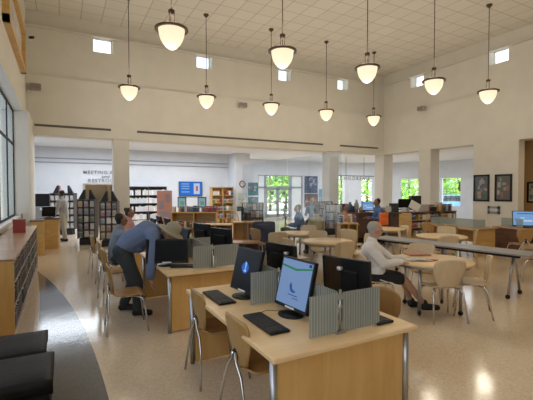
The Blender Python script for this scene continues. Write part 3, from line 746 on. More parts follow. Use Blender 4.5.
for k in range(5):
    book_row((x0+.04, 17.72, 0), 0, x1-x0-.08, 9, 'mixed-colour book in the honey oak rear bookcase', 'books in the honey oak rear bookcase', max(.1, z1*k/5)+.002, .75, h=.22)
x0, x1, z0, z1 = wallrect(179, 181.5, 202.5, 196, YW-.06)
tv = thing('television', 'wall television showing a bright blue slide', 'television', ((x0+x1)/2, YW-.03, (z0+z1)/2))
w, h = x1-x0, z1-z0
MB().box((0, 0, 0), (w, .05, h), bev=.008).build('housing', M_black, tv)
s = MB().bb(-w/2+.02, w/2-.02, -.027, -.0255, -h/2+.02, h/2-.02); s.m(1)
for k, (a, b) in enumerate(((.20, .10), (.10, .16), (.0, .12), (-.14, .18))): s.bb(-w*.40, -w*.40+w*.3+b*.3, -.029, -.027, a*h*1.6-.02*h, a*h*1.6+.05*h)
s.m(2).bb(w*.12, w*.38, -.029, -.027, -h*.36, h*.38); s.m(3).bb(w*.22, w*.30, -.031, -.029, -.15*h, .2*h)
s.build('screen', [emis('tv_blue', (.02, .20, .80), .9), emis('tv_pale', (.35, .6, .95), .8), emis('tv_white', (.7, .72, .9), .9), emis('tv_red', (.7, .15, .2), .7)], tv)
# lettering on the far wall
def text(body, size, name, m, loc, rz=0, ex=.012, space=1.0, parent=None, align='LEFT'):
    cu = bpy.data.curves.new(name, 'FONT'); cu.body = body; cu.size = size; cu.extrude = ex; cu.space_character = space; cu.align_x = align; cu.offset = .001
    o = bpy.data.objects.new(name, cu); C.objects.link(o); dg = bpy.context.evaluated_depsgraph_get(); me = bpy.data.meshes.new_from_object(o.evaluated_get(dg))
    bpy.data.objects.remove(o); o = bpy.data.objects.new(name, me); C.objects.link(o); me.materials.clear(); me.materials.append(m)
    o.parent = parent; o.location = loc; o.rotation_euler = (PI/2, 0, rz); return o
M_let = mat('grey_letters', (.24, .24, .26), .5)
a = atY(83, 173.7, 19); tag(text('MEETING ROOMS', .21, 'wall_lettering', M_let, (a.x, 18.97, a.z), space=1.22), 'grey letters MEETING ROOMS on the far left wall', 'sign', 'wall lettering')
a = atY(101.5, 178, 19); tag(text('and', .21, 'wall_lettering', M_let, (a.x, 18.97, a.z), space=1.2), 'small grey word and, between the two lines of wall letters', 'sign', 'wall lettering')
a = atY(88, 182.2, 19); tag(text('RESTROOMS', .215, 'wall_lettering', M_let, (a.x, 18.97, a.z), space=1.22), 'grey letters RESTROOMS on the far left wall above the doorway', 'sign', 'wall lettering')
x0, x1, z0, z1 = wallrect(57, 186, 60.5, 189.5, YW); tag(MB().bb(x0, x1, YW-.03, YW+.02, z0, z1).build('fire_alarm', mat('alarm_red', (.55, .05, .06), .5)), 'small red fire alarm on the far left wall', 'alarm')
# posters and pictures
def framed(name, px0, py0, px1, py1, fn, K, label, cat, cols, fm=M_black, fw=.04, off=0, group=None, mat_board=None, blobs=14, seed=1):
    a, b = fn(px0, py0, K), fn(px1, py1, K); c = (a+b)/2; w = (Vector((a.x, a.y))-Vector((b.x, b.y))).length; z0, z1 = min(a.z, b.z), max(a.z, b.z); h = z1-z0
    c = (a+b)/2; rz = 0 if fn is atY else (-PI/2 if K > 0 else PI/2)
    # local: picture faces -y
    t = thing(name, label, cat, (c.x, c.y, (z0+z1)/2), rz, group)
    if fw: 
        f = MB(); f.bb(-w/2, w/2, -.03, 0, h/2-fw, h/2).bb(-w/2, w/2, -.03, 0, -h/2, -h/2+fw).bb(-w/2, -w/2+fw, -.03, 0, -h/2, h/2).bb(w/2-fw, w/2, -.03, 0, -h/2, h/2); f.build('frame', fm, t)
    rnd = random.Random(seed); s = MB(); s.bb(-w/2+fw, w/2-fw, -.012, -.002, -h/2+fw, h/2-fw); W2, H2 = w/2-fw, h/2-fw
    for k in range(blobs):
        s.m(1+k % (len(cols)-1)) if len(cols) > 1 else None
        cx_, cz_ = rnd.uniform(-W2*.75, W2*.75), rnd.uniform(-H2*.8, H2*.75); bw, bh = rnd.uniform(.08, .3)*W2, rnd.uniform(.06, .22)*H2
        s.bb(max(-W2, cx_-bw), min(W2, cx_+bw), -.0125-.0004*k, -.012, max(-H2, cz_-bh), min(H2, cz_+bh))
    s.build('print', [mat('ink_%d_%d_%d' % tuple(int(q*99) for q in cc), cc, .45) for cc in cols], t); return t
framed('framed_picture', 474, 175, 489.3, 201.5, atX, Rr-.005, 'left black-framed portrait on the right wall', 'picture', [(.10, .11, .12), (.30, .28, .26), (.05, .12, .06), (.35, .25, .2), (.2, .2, .25)], fw=.06, group='black-framed portraits', seed=3)
framed('framed_picture', 495.2, 174.5, 512, 201.5, atX, Rr-.005, 'right black-framed portrait on the right wall, with reddish tones', 'picture', [(.11, .10, .09), (.32, .30, .28), (.30, .12, .08), (.28, .26, .2), (.1, .14, .12)], fw=.06, group='black-framed portraits', seed=8)
framed('framed_notice', 488, 206, 500, 214, atX, Rr-.005, 'small grey-framed white notice below the portraits', 'notice', [(.62, .60, .56), (.4, .38, .35)], fm=M_grey, fw=.08, blobs=3)
framed('framed_picture', 527.5, 182, 541, 203, atX, xt-.005, 'dark-framed picture on the tan wall at right edge', 'picture', [(.55, .52, .46), (.3, .2, .15), (.2, .25, .2)], fw=.06, seed=5)
framed('framed_picture', 459, 182, 463, 191, atX, 21.9, 'tiny dark picture beside the last rear window', 'picture', [(.2, .2, .2), (.3, .3, .3)], fw=.03, seed=5, blobs=3)
framed('poster', 304.5, 176, 317.5, 193, atY, 20.97, 'dark blue text poster right of the entrance doors', 'poster', [(.03, .04, .09), (.25, .28, .35), (.05, .07, .16)], fw=.0, seed=2)
framed('poster', 304.5, 194, 317.5, 207, atY, 20.97, 'brown and red poster under the dark blue one', 'poster', [(.12, .06, .05), (.45, .12, .05), (.35, .28, .22), (.06, .07, .08)], fw=.03, seed=4)
framed('poster', 319, 189, 325, 205, atY, 20.97, 'tall light blue poster beside the second column', 'poster', [(.15, .30, .40), (.3, .4, .45)], fw=.0, seed=4, blobs=4)
framed('poster', 248, 182.5, 258, 195.5, atY, 17.95, 'teal poster with a red panel right of the clock', 'poster', [(.04, .18, .20), (.45, .12, .18), (.3, .45, .48)], fw=.0, seed=6, blobs=6)
framed('poster', 248, 197, 258, 207.5, atY, 17.95, 'teal and brown poster below the red-panelled one', 'poster', [(.04, .16, .20), (.3, .22, .16), (.5, .6, .6)], fw=.0, seed=7, blobs=6)
framed('poster', 238.5, 193, 247, 205, atY, 17.95, 'pale poster with tan panel under the clock', 'poster', [(.45, .50, .48), (.42, .32, .22), (.2, .3, .3)], fw=.0, seed=9, blobs=5)
framed('poster', 237, 206.5, 243, 211, atY, 17.95, 'small dark notice low under the clock', 'notice', [(.03, .06, .06), (.2, .25, .2)], fw=.0, seed=9, blobs=3)
a = atY(242.5, 184, 17.95)
ck = thing('wall_clock', 'round clock with a dark red rim on the rear pillar', 'clock', (a.x, 17.985, a.z))
MB().lathe([(.13, 0), (.17, 0), (.175, .03), (.155, .05), (.13, .035)], n=28).build('rim', mat('clock_rim', (.16, .05, .04), .5), ck, rx=PI/2)
MB().lathe([(0, .012), (.14, .012), (.14, .02), (0, .02)], n=28).build('dial', M_white, ck, rx=PI/2)
MB().box((.02, -.028, .03), (.012, .006, .10), ry=.5).box((-.03, -.028, .01), (.012, .006, .08), ry=-1.1).build('hand', M_black, ck)
# big wood-framed picture high on the left wall
t = thing('framed_picture', 'large oak-framed picture high on the left wall', 'picture', (RL, 10.35, 5.42), PI/2)
w, h = 3.7, 1.14
MB().bb(-w/2, w/2, -.12, 0, h/2-.12, h/2).bb(-w/2, w/2, -.12, 0, -h/2, -h/2+.12).bb(-w/2, -w/2+.12, -.12, 0, -h/2, h/2).bb(w/2-.12, w/2, -.12, 0, -h/2, h/2).build('frame', W_honey, t)
MB().bb(-w/2+.12, w/2-.12, -.03, 0, -h/2+.12, h/2-.12).build('print', mat('pale_print', (.5, .47, .42), .6, var=.2, vscale=2), t)
# wall speakers
def speaker(p, rz, label):
    t = thing('wall_speaker', label, 'speaker', p, rz, 'small wall speakers')
    MB().prism([(-.12, 0), (.12, 0), (.15, -.2), (-.15, -.2)], -.09, .09).build('body', mat('speaker_grey', (.42, .39, .35), .6), t)
    MB().bb(-.14, .14, -.21, -.2, -.08, .08).build('grille', mat('grille_grey', (.22, .20, .18), .8), t)
    MB().box((0, .02, .05), (.05, .06, .05)).build('bracket', M_dark, t)
a = atY(241, 106, YB); speaker((a.x, YB-.06, a.z), 0, 'small grey speaker on the back wall above the header')
a = atX(424, 109, Rr); speaker((Rr-.06, a.y, a.z), -PI/2, 'small grey speaker on the right wall above the header')
a = atY(36, 88, YB); speaker((a.x, YB-.06, a.z), 0, 'small grey speaker in the upper left corner')
t = thing('security_camera', 'tiny security camera high in the left corner', 'camera', (-.80, 13.80, 6.30), 0)
MB().box((0, 0, 0), (.06, .08, .10)).build('mount', M_white, t); MB().tube([(0, -.05, .06), (.1, -.2, .03)], .04, 10).build('body', M_black, t)

# hanging sign
a, b = atY(335, 173, 16.8), atY(374, 175, 16.8)
sg = thing('hanging_sign', 'hanging sign with cut-out letters reading CHILDREN\'S on two rods', 'sign', ((a.x+b.x)/2, 16.8, 2.22))
W_ = b.x-a.x
MB().bb(-W_/2, W_/2, -.02, .02, .30, .34).build('rail', M_dark, sg)
for q in (346, 364): x = atY(q, 170, 16.8).x-(a.x+b.x)/2; MB().tube([(x, 0, .34), (x, 0, 1.40)], .012, 6).build('rod', M_dark, sg)
text("CHILDREN'S", .29, 'letters', mat('dull_metal_letters', (.20, .20, .19), .5), (0, 0, .08), space=1.45, parent=sg, align='CENTER')
# ================================================================== people
def capsules(items, ells=(), vox=.012, name='body', m=None, parent=None, smooth_it=4):
    b = MB()
    for (p, r1, q, r2) in items:
        p, q = Vector(p), Vector(q); n = 5
        if (q-p).length < 1e-4: q = p+Vector((0, 0, 1e-3))
        L = (q-p).length; k = max(2, int(L/(min(r1, r2)*.7)))
        b.tube([p+(q-p)*i/k for i in range(k+1)], [r1+(r2-r1)*i/k for i in range(k+1)], 12); b.ball(p, r1, 12); b.ball(q, r2, 12)
    for (c, s, R) in ells:
        n0 = len(b.bm.faces); M = Matrix.Translation(c) @ (R.to_4x4() if R else Matrix()) @ Matrix.Diagonal((*s, 1))
        bmesh.ops.create_uvsphere(b.bm, u_segments=16, v_segments=10, radius=1, matrix=M)
    o = b.build(name, m); md = o.modifiers.new('r', 'REMESH'); md.mode = 'VOXEL'; md.voxel_size = vox; md.use_smooth_shade = True
    sm = o.modifiers.new('s', 'SMOOTH'); sm.iterations = smooth_it; sm.factor = .5
    dg = bpy.context.evaluated_depsgraph_get(); me = bpy.data.meshes.new_from_object(o.evaluated_get(dg)); old = o.data; o.modifiers.clear(); o.data = me; bpy.data.meshes.remove(old)
    o.name = name; o.parent = parent
    for f in me.polygons: f.use_smooth = True
    return o
SKIN = mat('skin_light', (.50, .29, .20), .55); SKIN2 = mat('skin_brown', (.24, .12, .075), .55)
def hand(p, d, palm_n, side, spread=.1, curl=.35):
    """palm + five fingers: p wrist, d pointing dir, palm_n palm normal"""
    p, d, n = Vector(p), Vector(d).normalized(), Vector(palm_n).normalized(); s = d.cross(n).normalized()*side; it = []
    pc = p+d*.085
    for k, (o, L) in enumerate(((-.030, .062), (-.010, .075), (.010, .080), (.029, .072))):
        base = p+d*.085+s*o; it.append((p+d*.02+s*o*.6, .015, base, .011))
        a = base+(d*(1-curl*.3)+n*curl*.5+s*o*2*spread).normalized()*L*.45; c = a+(d*(1-curl)+n*curl).normalized()*L*.55
        it += [(base, .010, a, .009), (a, .009, c, .0075)]
    t0 = p+d*.025+s*.03; t1 = t0+(d*.6+s*.7+n*.3).normalized()*.04; t2 = t1+(d*.85+s*.2+n*.35).normalized()*.032
    it += [(t0, .014, t1, .011), (t1, .011, t2, .009)]
    return it
def head_items(c, up, fwd, r=.085):
    c, up, fwd = Vector(c), Vector(up).normalized(), Vector(fwd).normalized(); rt = fwd.cross(up).normalized()
    R = Matrix((rt, fwd, up)).transposed()
    el = [(c+up*.015, (.077, .095, .105), R), (c-up*.055+fwd*.025, (.058, .065, .06), R), (c-up*.015+fwd*.098, (.014, .02, .026), R),
          (c-up*.055+fwd*.085, (.025, .014, .010), R), (c+rt*.08-up*.01, (.01, .022, .033), R), (c-rt*.08-up*.01, (.01, .022, .033), R), (c+up*.025+fwd*.083, (.05, .012, .012), R)]
    return el, R
def eyes(t, c, R, m=None):
    rt, fwd, up = R.col[0], R.col[1], R.col[2]
    b = MB()
    for s in (-1, 1): b.ball(Vector(c)+rt*s*.032+fwd*.088+up*.004, .011, 8)
    b.build('eyes', M_black, t)
def hair(t, c, R, m, back=.02, top=.03, r=1.0, cover=0.0):
    rt, fwd, up = R.col[0], R.col[1], R.col[2]
    return capsules([], [(Vector(c)+up*top-fwd*back, (.086*r, .094*r, .094*r), R), (Vector(c)-up*.03-fwd*(.05+cover), (.07*r, .05*r, .06*r), R)], .009, 'hair', m, t)
def local(t, *obs):
    """world-built parts brought under the figure's own base"""
    bpy.context.view_layer.update()
    for o in [o for o in bpy.data.objects if o.parent is t]:
        o.data.transform(Matrix.Translation(-t.location))

# --- the man bending over the second desk
t = thing('person', 'man in sun hat and blue shirt bending over the second computer desk', 'person', atD(137, 315, 5.35))
t.location.z = 0
aD = lambda x, y, D: atD(x, y, D)
hip, hip2 = aD(122, 251, 5.28), aD(125, 250, 5.5); waist = aD(131, 242, 5.38); chest = aD(147, 232, 5.38); neck = aD(160, 229, 5.38); hd = aD(170, 234, 5.36)
shR, shL = aD(154, 235, 5.20), aD(157, 231, 5.55); elR = aD(152, 263, 5.14); wrR = aD(150.5, 279, 5.12); elL = aD(170, 246, 5.62); wrL = aD(180, 257, 5.55)
kR, kL = aD(130, 283, 5.25), aD(141, 283, 5.45); anR, anL = aD(130, 312, 5.42), aD(122, 309, 5.55)
anR = Vector((aD(138, 312, 5.30).x, aD(138, 312, 5.30).y, .09)); anL = Vector((aD(124, 309, 5.55).x, aD(124, 309, 5.55).y, .09))
kL = aD(133, 283, 5.52); kR = aD(137, 283, 5.26)
fwd = Vector((.86, -.1, -.5)); hc = hd
el, R = head_items(hc, (.55, -.25, .80), (.75, -.33, -.55))
body = capsules([(hip, .09, waist, .09), (hip2, .09, waist, .09), (waist, .10, chest, .11), (chest, .09, neck, .05), (neck, .055, hc, .055), (chest, .08, shR, .05), (chest, .08, shL, .05),
    (shR, .048, elR, .038), (elR, .037, wrR, .026), (shL, .048, elL, .038), (elL, .037, wrL, .026), (hip, .08, kR, .055), (kR, .055, anR, .038), (hip2, .08, kL, .055), (kL, .055, anL, .038)]
    + hand(wrR, (.15, -.05, -1), (1, 0, 0), 1) + hand(wrL, (.8, -.2, -.3), (0, 0, -1), 1), el, .0085, 'body', SKIN, t)
blue = M_cl('blue_shirt_cloth', (.13, .175, .29)); dk = M_cl('charcoal_trouser_cloth', (.035, .042, .05)); 
capsules([(hip+Vector((.03, 0, .05)), .125, waist, .155), (hip2+Vector((.03, 0, .05)), .13, waist, .15), (waist, .165, chest, .165), (waist+Vector((0, 0, .02)), .135, chest+Vector((0, 0, .03)), .135), (chest, .13, neck-Vector((.03, 0, 0)), .075), (shR, .092, elR, .076), (elR, .076, aD(150.5, 276, 5.12), .060), (shL, .08, elL, .065), (elL, .06, aD(177, 254, 5.57), .045), (chest, .12, shR, .085), (chest, .12, shL, .08), (waist, .13, aD(139, 246, 5.38), .10)], (), .013, 'shirt', blue, t)
capsules([(hip, .13, hip2, .13), (hip, .115, kR, .085), (kR, .083, anR+Vector((0, 0, .03)), .068), (hip2, .115, kL, .085), (kL, .083, anL+Vector((0, 0, .03)), .068), (hip, .115, waist-Vector((.05, 0, .02)), .11)], (), .013, 'trousers', dk, t)
for an in (anR, anL):
    d = Vector((.88, -.3, 0)).normalized(); capsules([(an+Vector((0, 0, -.03)), .052, an+d*.16+Vector((0, 0, -.045)), .042), (an-d*.04-Vector((0, 0, .04)), .045, an, .05)], (), .009, 'shoe', M_blackm, t, 3)
rt, fw, up = R.col[0], R.col[1], R.col[2]
hat = MB().lathe([(.19, -.02), (.16, 0), (.105, .015), (.10, .06), (.085, .11), (.05, .13), (0, .135), ], n=28)
ho = hat.build('sun_hat', M_cl('khaki_hat_cloth', (.30, .27, .19)), t); ho.data.transform(Matrix.Translation(hc+up*.05-fw*.005) @ Matrix((rt*1.05, fw*1.1, up)).transposed().to_4x4())
sd = ho.modifiers.new('t', 'SOLIDIFY'); sd.thickness = .006
eyes(t, hc, R); local(t)

# --- the reader in white
t = thing('person', 'grey-haired man in white sweater and black shorts reading at the round table', 'person', atD(384, 200, 5.5)); t.location.z = 0
hipN, hipF = aD(377, 275, 5.42), aD(378, 274, 5.66); waist = aD(373, 266, 5.54); chest = aD(371.5, 251, 5.54); neck = aD(372, 240.5, 5.54); hc = aD(375.5, 229.5, 5.54)
shN, shF = aD(370, 248, 5.34), aD(374, 246, 5.74); elN = aD(384, 264, 5.28); wrN = aD(401, 262, 5.32); elF = aD(391, 259, 5.80); wrF = aD(404, 258, 5.68)
kN, kF = aD(404, 279, 5.40), aD(402, 277, 5.66); anN = aD(424, 301, 5.46); anF = aD(411, 303, 5.7); anN.z = .12; anF.z = .09
d = Vector((.883, -.469, 0)); el, R = head_items(hc, (.12, -.06, 1), (.86, -.45, -.16))
capsules([(hipN, .09, waist, .10), (hipF, .09, waist, .10), (waist, .11, chest, .12), (chest, .10, neck, .055), (neck, .055, hc, .06), (chest, .09, shN, .05), (chest, .09, shF, .05),
    (shN, .048, elN, .038), (elN, .037, wrN, .026), (shF, .048, elF, .038), (elF, .037, wrF, .026), (hipN, .085, kN, .058), (kN, .056, anN, .036), (hipF, .085, kF, .058), (kF, .056, anF, .036)]
    + hand(wrN, d*.9+Vector((0, 0, -.1)), (0, 0, -1), 1) + hand(wrF, d*.9+Vector((0, 0, -.1)), (0, 0, -1), -1), el, .0085, 'body', SKIN, t)
white = M_cl('white_sweater_cloth', (.74, .73, .73)); blk = M_cl('black_shorts_cloth', (.012, .013, .018))
capsules([(hipN+Vector((0, 0, .06)), .12, waist, .14), (hipF+Vector((0, 0, .06)), .12, waist, .14), (waist, .15, chest, .155), (chest, .14, neck, .075), (chest, .13, shN, .085), (chest, .13, shF, .085), (shN, .082, elN, .066), (elN, .066, wrN, .042), (shF, .082, elF, .066), (elF, .064, wrF, .042)], (), .012, 'sweater', white, t)
capsules([(hipN, .12, hipF, .12), (hipN, .105, kN-d*.06, .082), (hipF, .105, kF-d*.06, .082)], (), .012, 'shorts', blk, t)
sr = MB().box((0, 0, 0), (.3, .004, .012)); so = sr.build('stripe', M_white, t)
A_, B_ = aD(384, 281, 5.30), aD(397, 285, 5.29); so.data.transform(Matrix.Translation((A_+B_)/2) @ (B_-A_).to_track_quat('X', 'Z').to_matrix().to_4x4())
for an in (anN, anF):
    capsules([(an+Vector((0, 0, .02)), .05, an-Vector((0, 0, .03)), .055), (an-Vector((0, 0, .035)), .052, an+d*.19-Vector((0, 0, .05)), .042)], (), .009, 'shoe', M_blackm, t, 3)
hair(t, hc, R, mat('grey_hair', (.38, .36, .33), .9), .036, .028, .95); eyes(t, hc, R); local(t)

# --- simpler far figures, built about their own base, facing +y
def figure(label, x, y, rz, sit, m_top, m_low, m_hair, skin=SKIN2, long_hair=False, hz=0, lean=.06, S=1.0, group=None):
    t = thing('person', label, 'person', (x, y, 0), rz, group)
    h0 = (.50 if sit else .92)+hz; w = Vector((0, 0, h0+.18)); c = Vector((0, lean, h0+.40)); n = Vector((0, lean*1.3, h0+.56)); hc = Vector((0, lean*1.6+.01, h0+.70))
    el, R = head_items(hc, (0, 0, 1), (0, 1, -.15)); it = [(w, .11, c, .12), (c, .10, n, .05), (n, .05, hc, .055)]; cl = [(Vector((0, 0, h0)), .14, w, .135), (w, .135, c, .15), (c, .13, n, .075)]; lo = []
    for s in (-1, 1):
        sh = c+Vector((s*.17, 0, .05)); e = sh+Vector((s*.05, .08 if sit else .02, -.26)); wr = e+Vector((-s*.05, .22, .02 if sit else -.02) if sit else (0, .1, -.22))
        it += [(c, .08, sh, .05), (sh, .045, e, .037), (e, .035, wr, .026)]+hand(wr, (0, 1, -.1) if sit else (0, .3, -1), (0, 0, -1) if sit else (-s, 0, 0), s); cl += [(c, .12, sh, .075), (sh, .07, e, .058), (e, .056, e+(wr-e)*.85, .042)]
        hp = Vector((s*.09, 0, h0))
        if sit: k = Vector((s*.11, .42, .50)); an = Vector((s*.11, .40, .09))
        else: k = Vector((s*.09, .02+s*.05, .48)); an = Vector((s*.09, -.02+s*.10, .09))
        it += [(hp, .08, k, .055), (k, .052, an, .038)]; lo += [(hp, .10, k, .078), (k, .075, an+Vector((0, 0, .03)), .06), (hp, .11, Vector((0, 0, h0)), .12)]
        capsules([(an-Vector((0, .03, .04)), .05, an+Vector((0, .15, -.05)), .04)], (), .012, 'shoe', M_blackm, t, 2)
    capsules(it, el, .011, 'body', skin, t); capsules(cl, (), .016, 'shirt', m_top, t); capsules(lo, (), .016, 'trousers', m_low, t)
    hair(t, hc, R, m_hair, .03, .03, 1.0, .015 if long_hair else 0)
    if long_hair: MB().ball(hc+Vector((0, -.10, .08)), .05, 12).build('hair_bun', m_hair, t)
    eyes(t, hc, R); return t
HD = mat('dark_hair', (.012, .010, .009), .7); HG = MATS['grey_hair']
C_grey = M_cl('grey_shirt_cloth', (.20, .23, .28)); C_lt = M_cl('pale_cloth', (.36, .35, .36)); C_bl = M_cl('mid_blue_cloth', (.08, .15, .33)); C_ol = M_cl('olive_cloth', (.36, .33, .18)); C_pk = M_cl('pink_cloth', (.50, .28, .27)); C_bei = M_cl('beige_cloth', (.40, .36, .30))
figure('dark-haired man in grey shirt sitting at third computer desk', .86, 7.50, face(1, .1), True, C_grey, dk, HD)
figure('woman with dark hair in a bun, pale top, behind the man in grey', 1.35, 9.75, face(.8, -.5), True, C_pk, dk, HD, long_hair=True)
p = atz(64.5, 241, 0); figure('person in pale clothes standing by the far media rack', p.x, p.y, face(-.8, .6), False, C_lt, C_bei, HD)
p = atD(382, 200, 12.2); figure('staff member in blue shirt seated high at the service desk', p.x, p.y, face(-.9, .35), True, C_bl, dk, HD, hz=.16, lean=.10)
p = atD(301, 200, 11.5); figure('person in blue shirt seated before the entrance doors', p.x, p.y, face(-.6, .5), True, C_bl, dk, HG, skin=SKIN)
p = atD(318, 200, 10.2); figure('person in olive top seated with back turned, mid room', p.x, p.y, face(.1, 1), True, C_ol, dk, HD)
p = atD(343, 200, 12.0); figure('person in pink top seated near the magazine rack', p.x, p.y, face(.2, -1), True, C_pk, dk, HD)
p = atD(312.5, 200, 14.5); figure('person in pale blue shirt farther back by the brown poster', p.x, p.y, face(.3, .9), True, M_cl('sky_blue_cloth', (.22, .34, .5)), dk, HG, skin=SKIN, hz=.12)

# ================================================================== middle and rear furniture
# low bookcase seen end-on at right, books spine-out
bx0, bx1, by = 10.9, 13.35, 9.6
t = bookcase('low_bookcase', 'low oak bookcase left of the portraits, its plain end toward the camera', (bx0, by, 0), 0, bx1-bx0, .93, .6, (.10, .40, .68), 3, W_honey, W_dark)
for r, z in enumerate((.10, .40, .68)):
    book_row((bx0+.04, by+.01, 0), 0, bx1-bx0-.08, 22, 'book in the low oak bookcase left of the portraits', 'books in the right low oak bookcase', z+.002, .9, h=.2)
def box_thing(name, label, cat, px, D, z, w, d, h, m, rz=0, group=None, lid=None, bev=.01):
    p = atD(px, 200, D); t = thing(name, label, cat, (p.x, p.y, z), rz, group)
    MB().box((0, 0, h/2), (w, d, h), bev=bev).build('body', m, t)
    if lid: MB().box((0, 0, h+.006), (w*.9, d*.9, .012)).build('lid', lid, t)
    return t
def on(x, y): return
def small(name, label, cat, x, y, z, w, d, h, m, rz=0, group=None, lid=None):
    t = thing(name, label, cat, (x, y, z), rz, group); MB().box((0, 0, h/2), (w, d, h), bev=min(.008, w*.1, h*.1)).build('body', m, t)
    MB().box((0, 0, h+.004), (w*.85, d*.85, .008)).build('lid', lid or M_grey, t); return t
zt = .962
small('printer', 'pale grey printer on the low oak bookcase', 'printer', 11.75, 9.9, zt, .42, .36, .24, mat('putty_plastic', (.42, .40, .37), .5))
small('desk_tray', 'black paper tray on the low oak bookcase', 'tray', 12.2, 9.85, zt, .34, .28, .16, M_black)
small('cardboard_box', 'tan carton on the low oak bookcase', 'box', 12.55, 9.95, zt, .25, .22, .22, mat('carton', (.40, .28, .16), .8))
tag(MB().box((0, 0, .21), (.40, .02, .30), ry=.5, rx=-.15).build('paper_board', M_paper, loc=(11.28, 9.78, zt), rz=-.4), 'white board tilted on the low oak bookcase', 'board')
for k in range(16):
    x = 12.0+k*.082; place_book(random.randrange(10), (x, 9.72, zt), 0, 'book standing on top of the low oak bookcase', 'books on top of the right low bookcase', w=.045, h=.25)
# service desk with its clutter, behind the reader's head
p0, p1 = atD(336, 200, 13.0), atD(398, 200, 13.0); mid = (p0+p1)/2; L = (p1-p0).length
t = thing('service_desk', 'long dark service desk before the green windows', 'desk', (mid.x, mid.y, 0), -YAW)
MB().box((0, 0, .98), (L, .7, .04), bev=.008).build('counter', W_dark, t); MB().box((0, .05, .48), (L-.06, .5, .96)).build('body', W_dark, t); MB().box((0, -.22, .08), (L-.1, .04, .16)).build('kick_plate', M_black, t)
pm = atD(368, 200, 12.95); monitor(pm.x, pm.y, face(-.45, -.9), 'monitor with a violet-blue screen on the service desk', 'lightblue', z=1.0, w=.40, h=.32, sticker=False)
pm = atD(404, 200, 15.3); monitor(pm.x, pm.y, face(.4, .9), 'dark monitor back left of the white tilted board', 'off', z=1.0, w=.52, h=.36, sticker=False)
t = thing('staff_table', 'staff table behind the low oak bookcase', 'table', (pm.x+.35, pm.y-.05, 0), -YAW)
MB().box((0, 0, .98), (1.6, .6, .036), bev=.006).build('tabletop', W_dark, t)
for sx in (-1, 1):
    for sy in (-1, 1): MB().box((sx*.75, sy*.25, .48), (.05, .05, .96)).build('leg', M_grey, t)
pm = atD(415, 200, 15.3); small('speaker_box', 'tall black equipment box behind the low oak bookcase', 'equipment', pm.x, pm.y, 1.0, .38, .3, .52, M_blackm, -YAW)
M_jar = [mat('jar_%d' % i, c, .4) for i, c in enumerate(((.10, .20, .10), (.06, .08, .16), (.30, .33, .30), (.35, .22, .08), (.12, .12, .12)))]
for i, (px, h, r, nm, lb) in enumerate(((343, .26, .09, 'vase', 'dark green vase at the left of the service desk'), (350, .34, .10, 'vase', 'navy vase on the service desk'), (356.5, .42, .08, 'vase', 'tall pale grey vase on the service desk'), (361, .2, .07, 'jar', 'small tan jar on the service desk'), (376, .22, .08, 'jar', 'charcoal jar right of the violet screen'))):
    p = atD(px, 200, 12.95); t = tag(MB().lathe([(0, 0), (r*.7, 0), (r, h*.35), (r*.85, h*.7), (r*.4, h*.85), (r*.5, h), (0, h)], n=18).build(nm, M_jar[i], loc=(p.x, p.y, 1.0)), lb, 'vase', 'vases and jars on the service desk')
p = atD(385, 200, 11.7)
t = thing('backpack', 'orange backpack hanging on the chair behind the staff member', 'backpack', (p.x, p.y, .72), -YAW)
orange = M_cl('orange_cloth', (.75, .16, .03)); MB().box((0, 0, .14), (.34, .16, .40), bev=.06).build('bag', orange, t); MB().tube([(-.08, -.02, .33), (0, 0, .39), (.08, -.02, .33)], .012, 6).build('handle', M_black, t); MB().box((0, -.10, .07), (.24, .05, .18), bev=.02).build('pocket', orange, t)
t = thing('office_chair', 'dark office chair with the orange backpack on it', 'chair', (p.x+.08, p.y+.14, 0), face(-.5, .8))
MB().box((0, 0, .56), (.48, .46, .07), bev=.02).build('seat', M_blackm, t); MB().box((0, -.22, .86), (.44, .05, .45), bev=.03).build('backrest', M_blackm, t); MB().cyl((0, 0, .08), .03, .45).build('column', M_black, t)
for k in range(5): a = k*2*PI/5; MB().tube([(0, 0, .10), (.27*math.cos(a), .27*math.sin(a), .05)], .018, 6).build('foot', M_black, t)
clut = (('stack of pale papers', (.55, .54, .5), 346.5, .10, .22), ('dark blue box', (.04, .07, .2), 353, .20, .2), ('red box', (.4, .05, .04), 363, .12, .15), ('tan carton', (.42, .3, .17), 380, .16, .3), ('white carton', (.6, .6, .58), 389, .2, .28), ('black box', (.03, .03, .03), 394, .3, .26))
for nm_, c_, px, h_, w_ in clut:
    p = atD(px, 200, 13.1 if px < 370 else 12.9); small('carton' if 'papers' not in nm_ else 'paper_stack', nm_+' on the long dark service desk', 'box' if 'papers' not in nm_ else 'papers', p.x, p.y, 1.0, w_, .2, h_, mat('clutter_'+nm_.replace(' ', '_'), c_, .6), -YAW)
for k_, (x_, c_, h_) in enumerate(((11.05, (.5, .5, .48), .14), (12.85, (.5, .46, .38), .3), (13.15, (.07, .08, .1), .24))):
    small('carton', ('low white carton at the left end', 'tall cream carton near the right end', 'dark carton at the right end')[k_]+' of the low oak bookcase top', 'box', x_, 10.0, zt, .2, .2, h_, mat('topbox_%d' % k_, c_, .6))
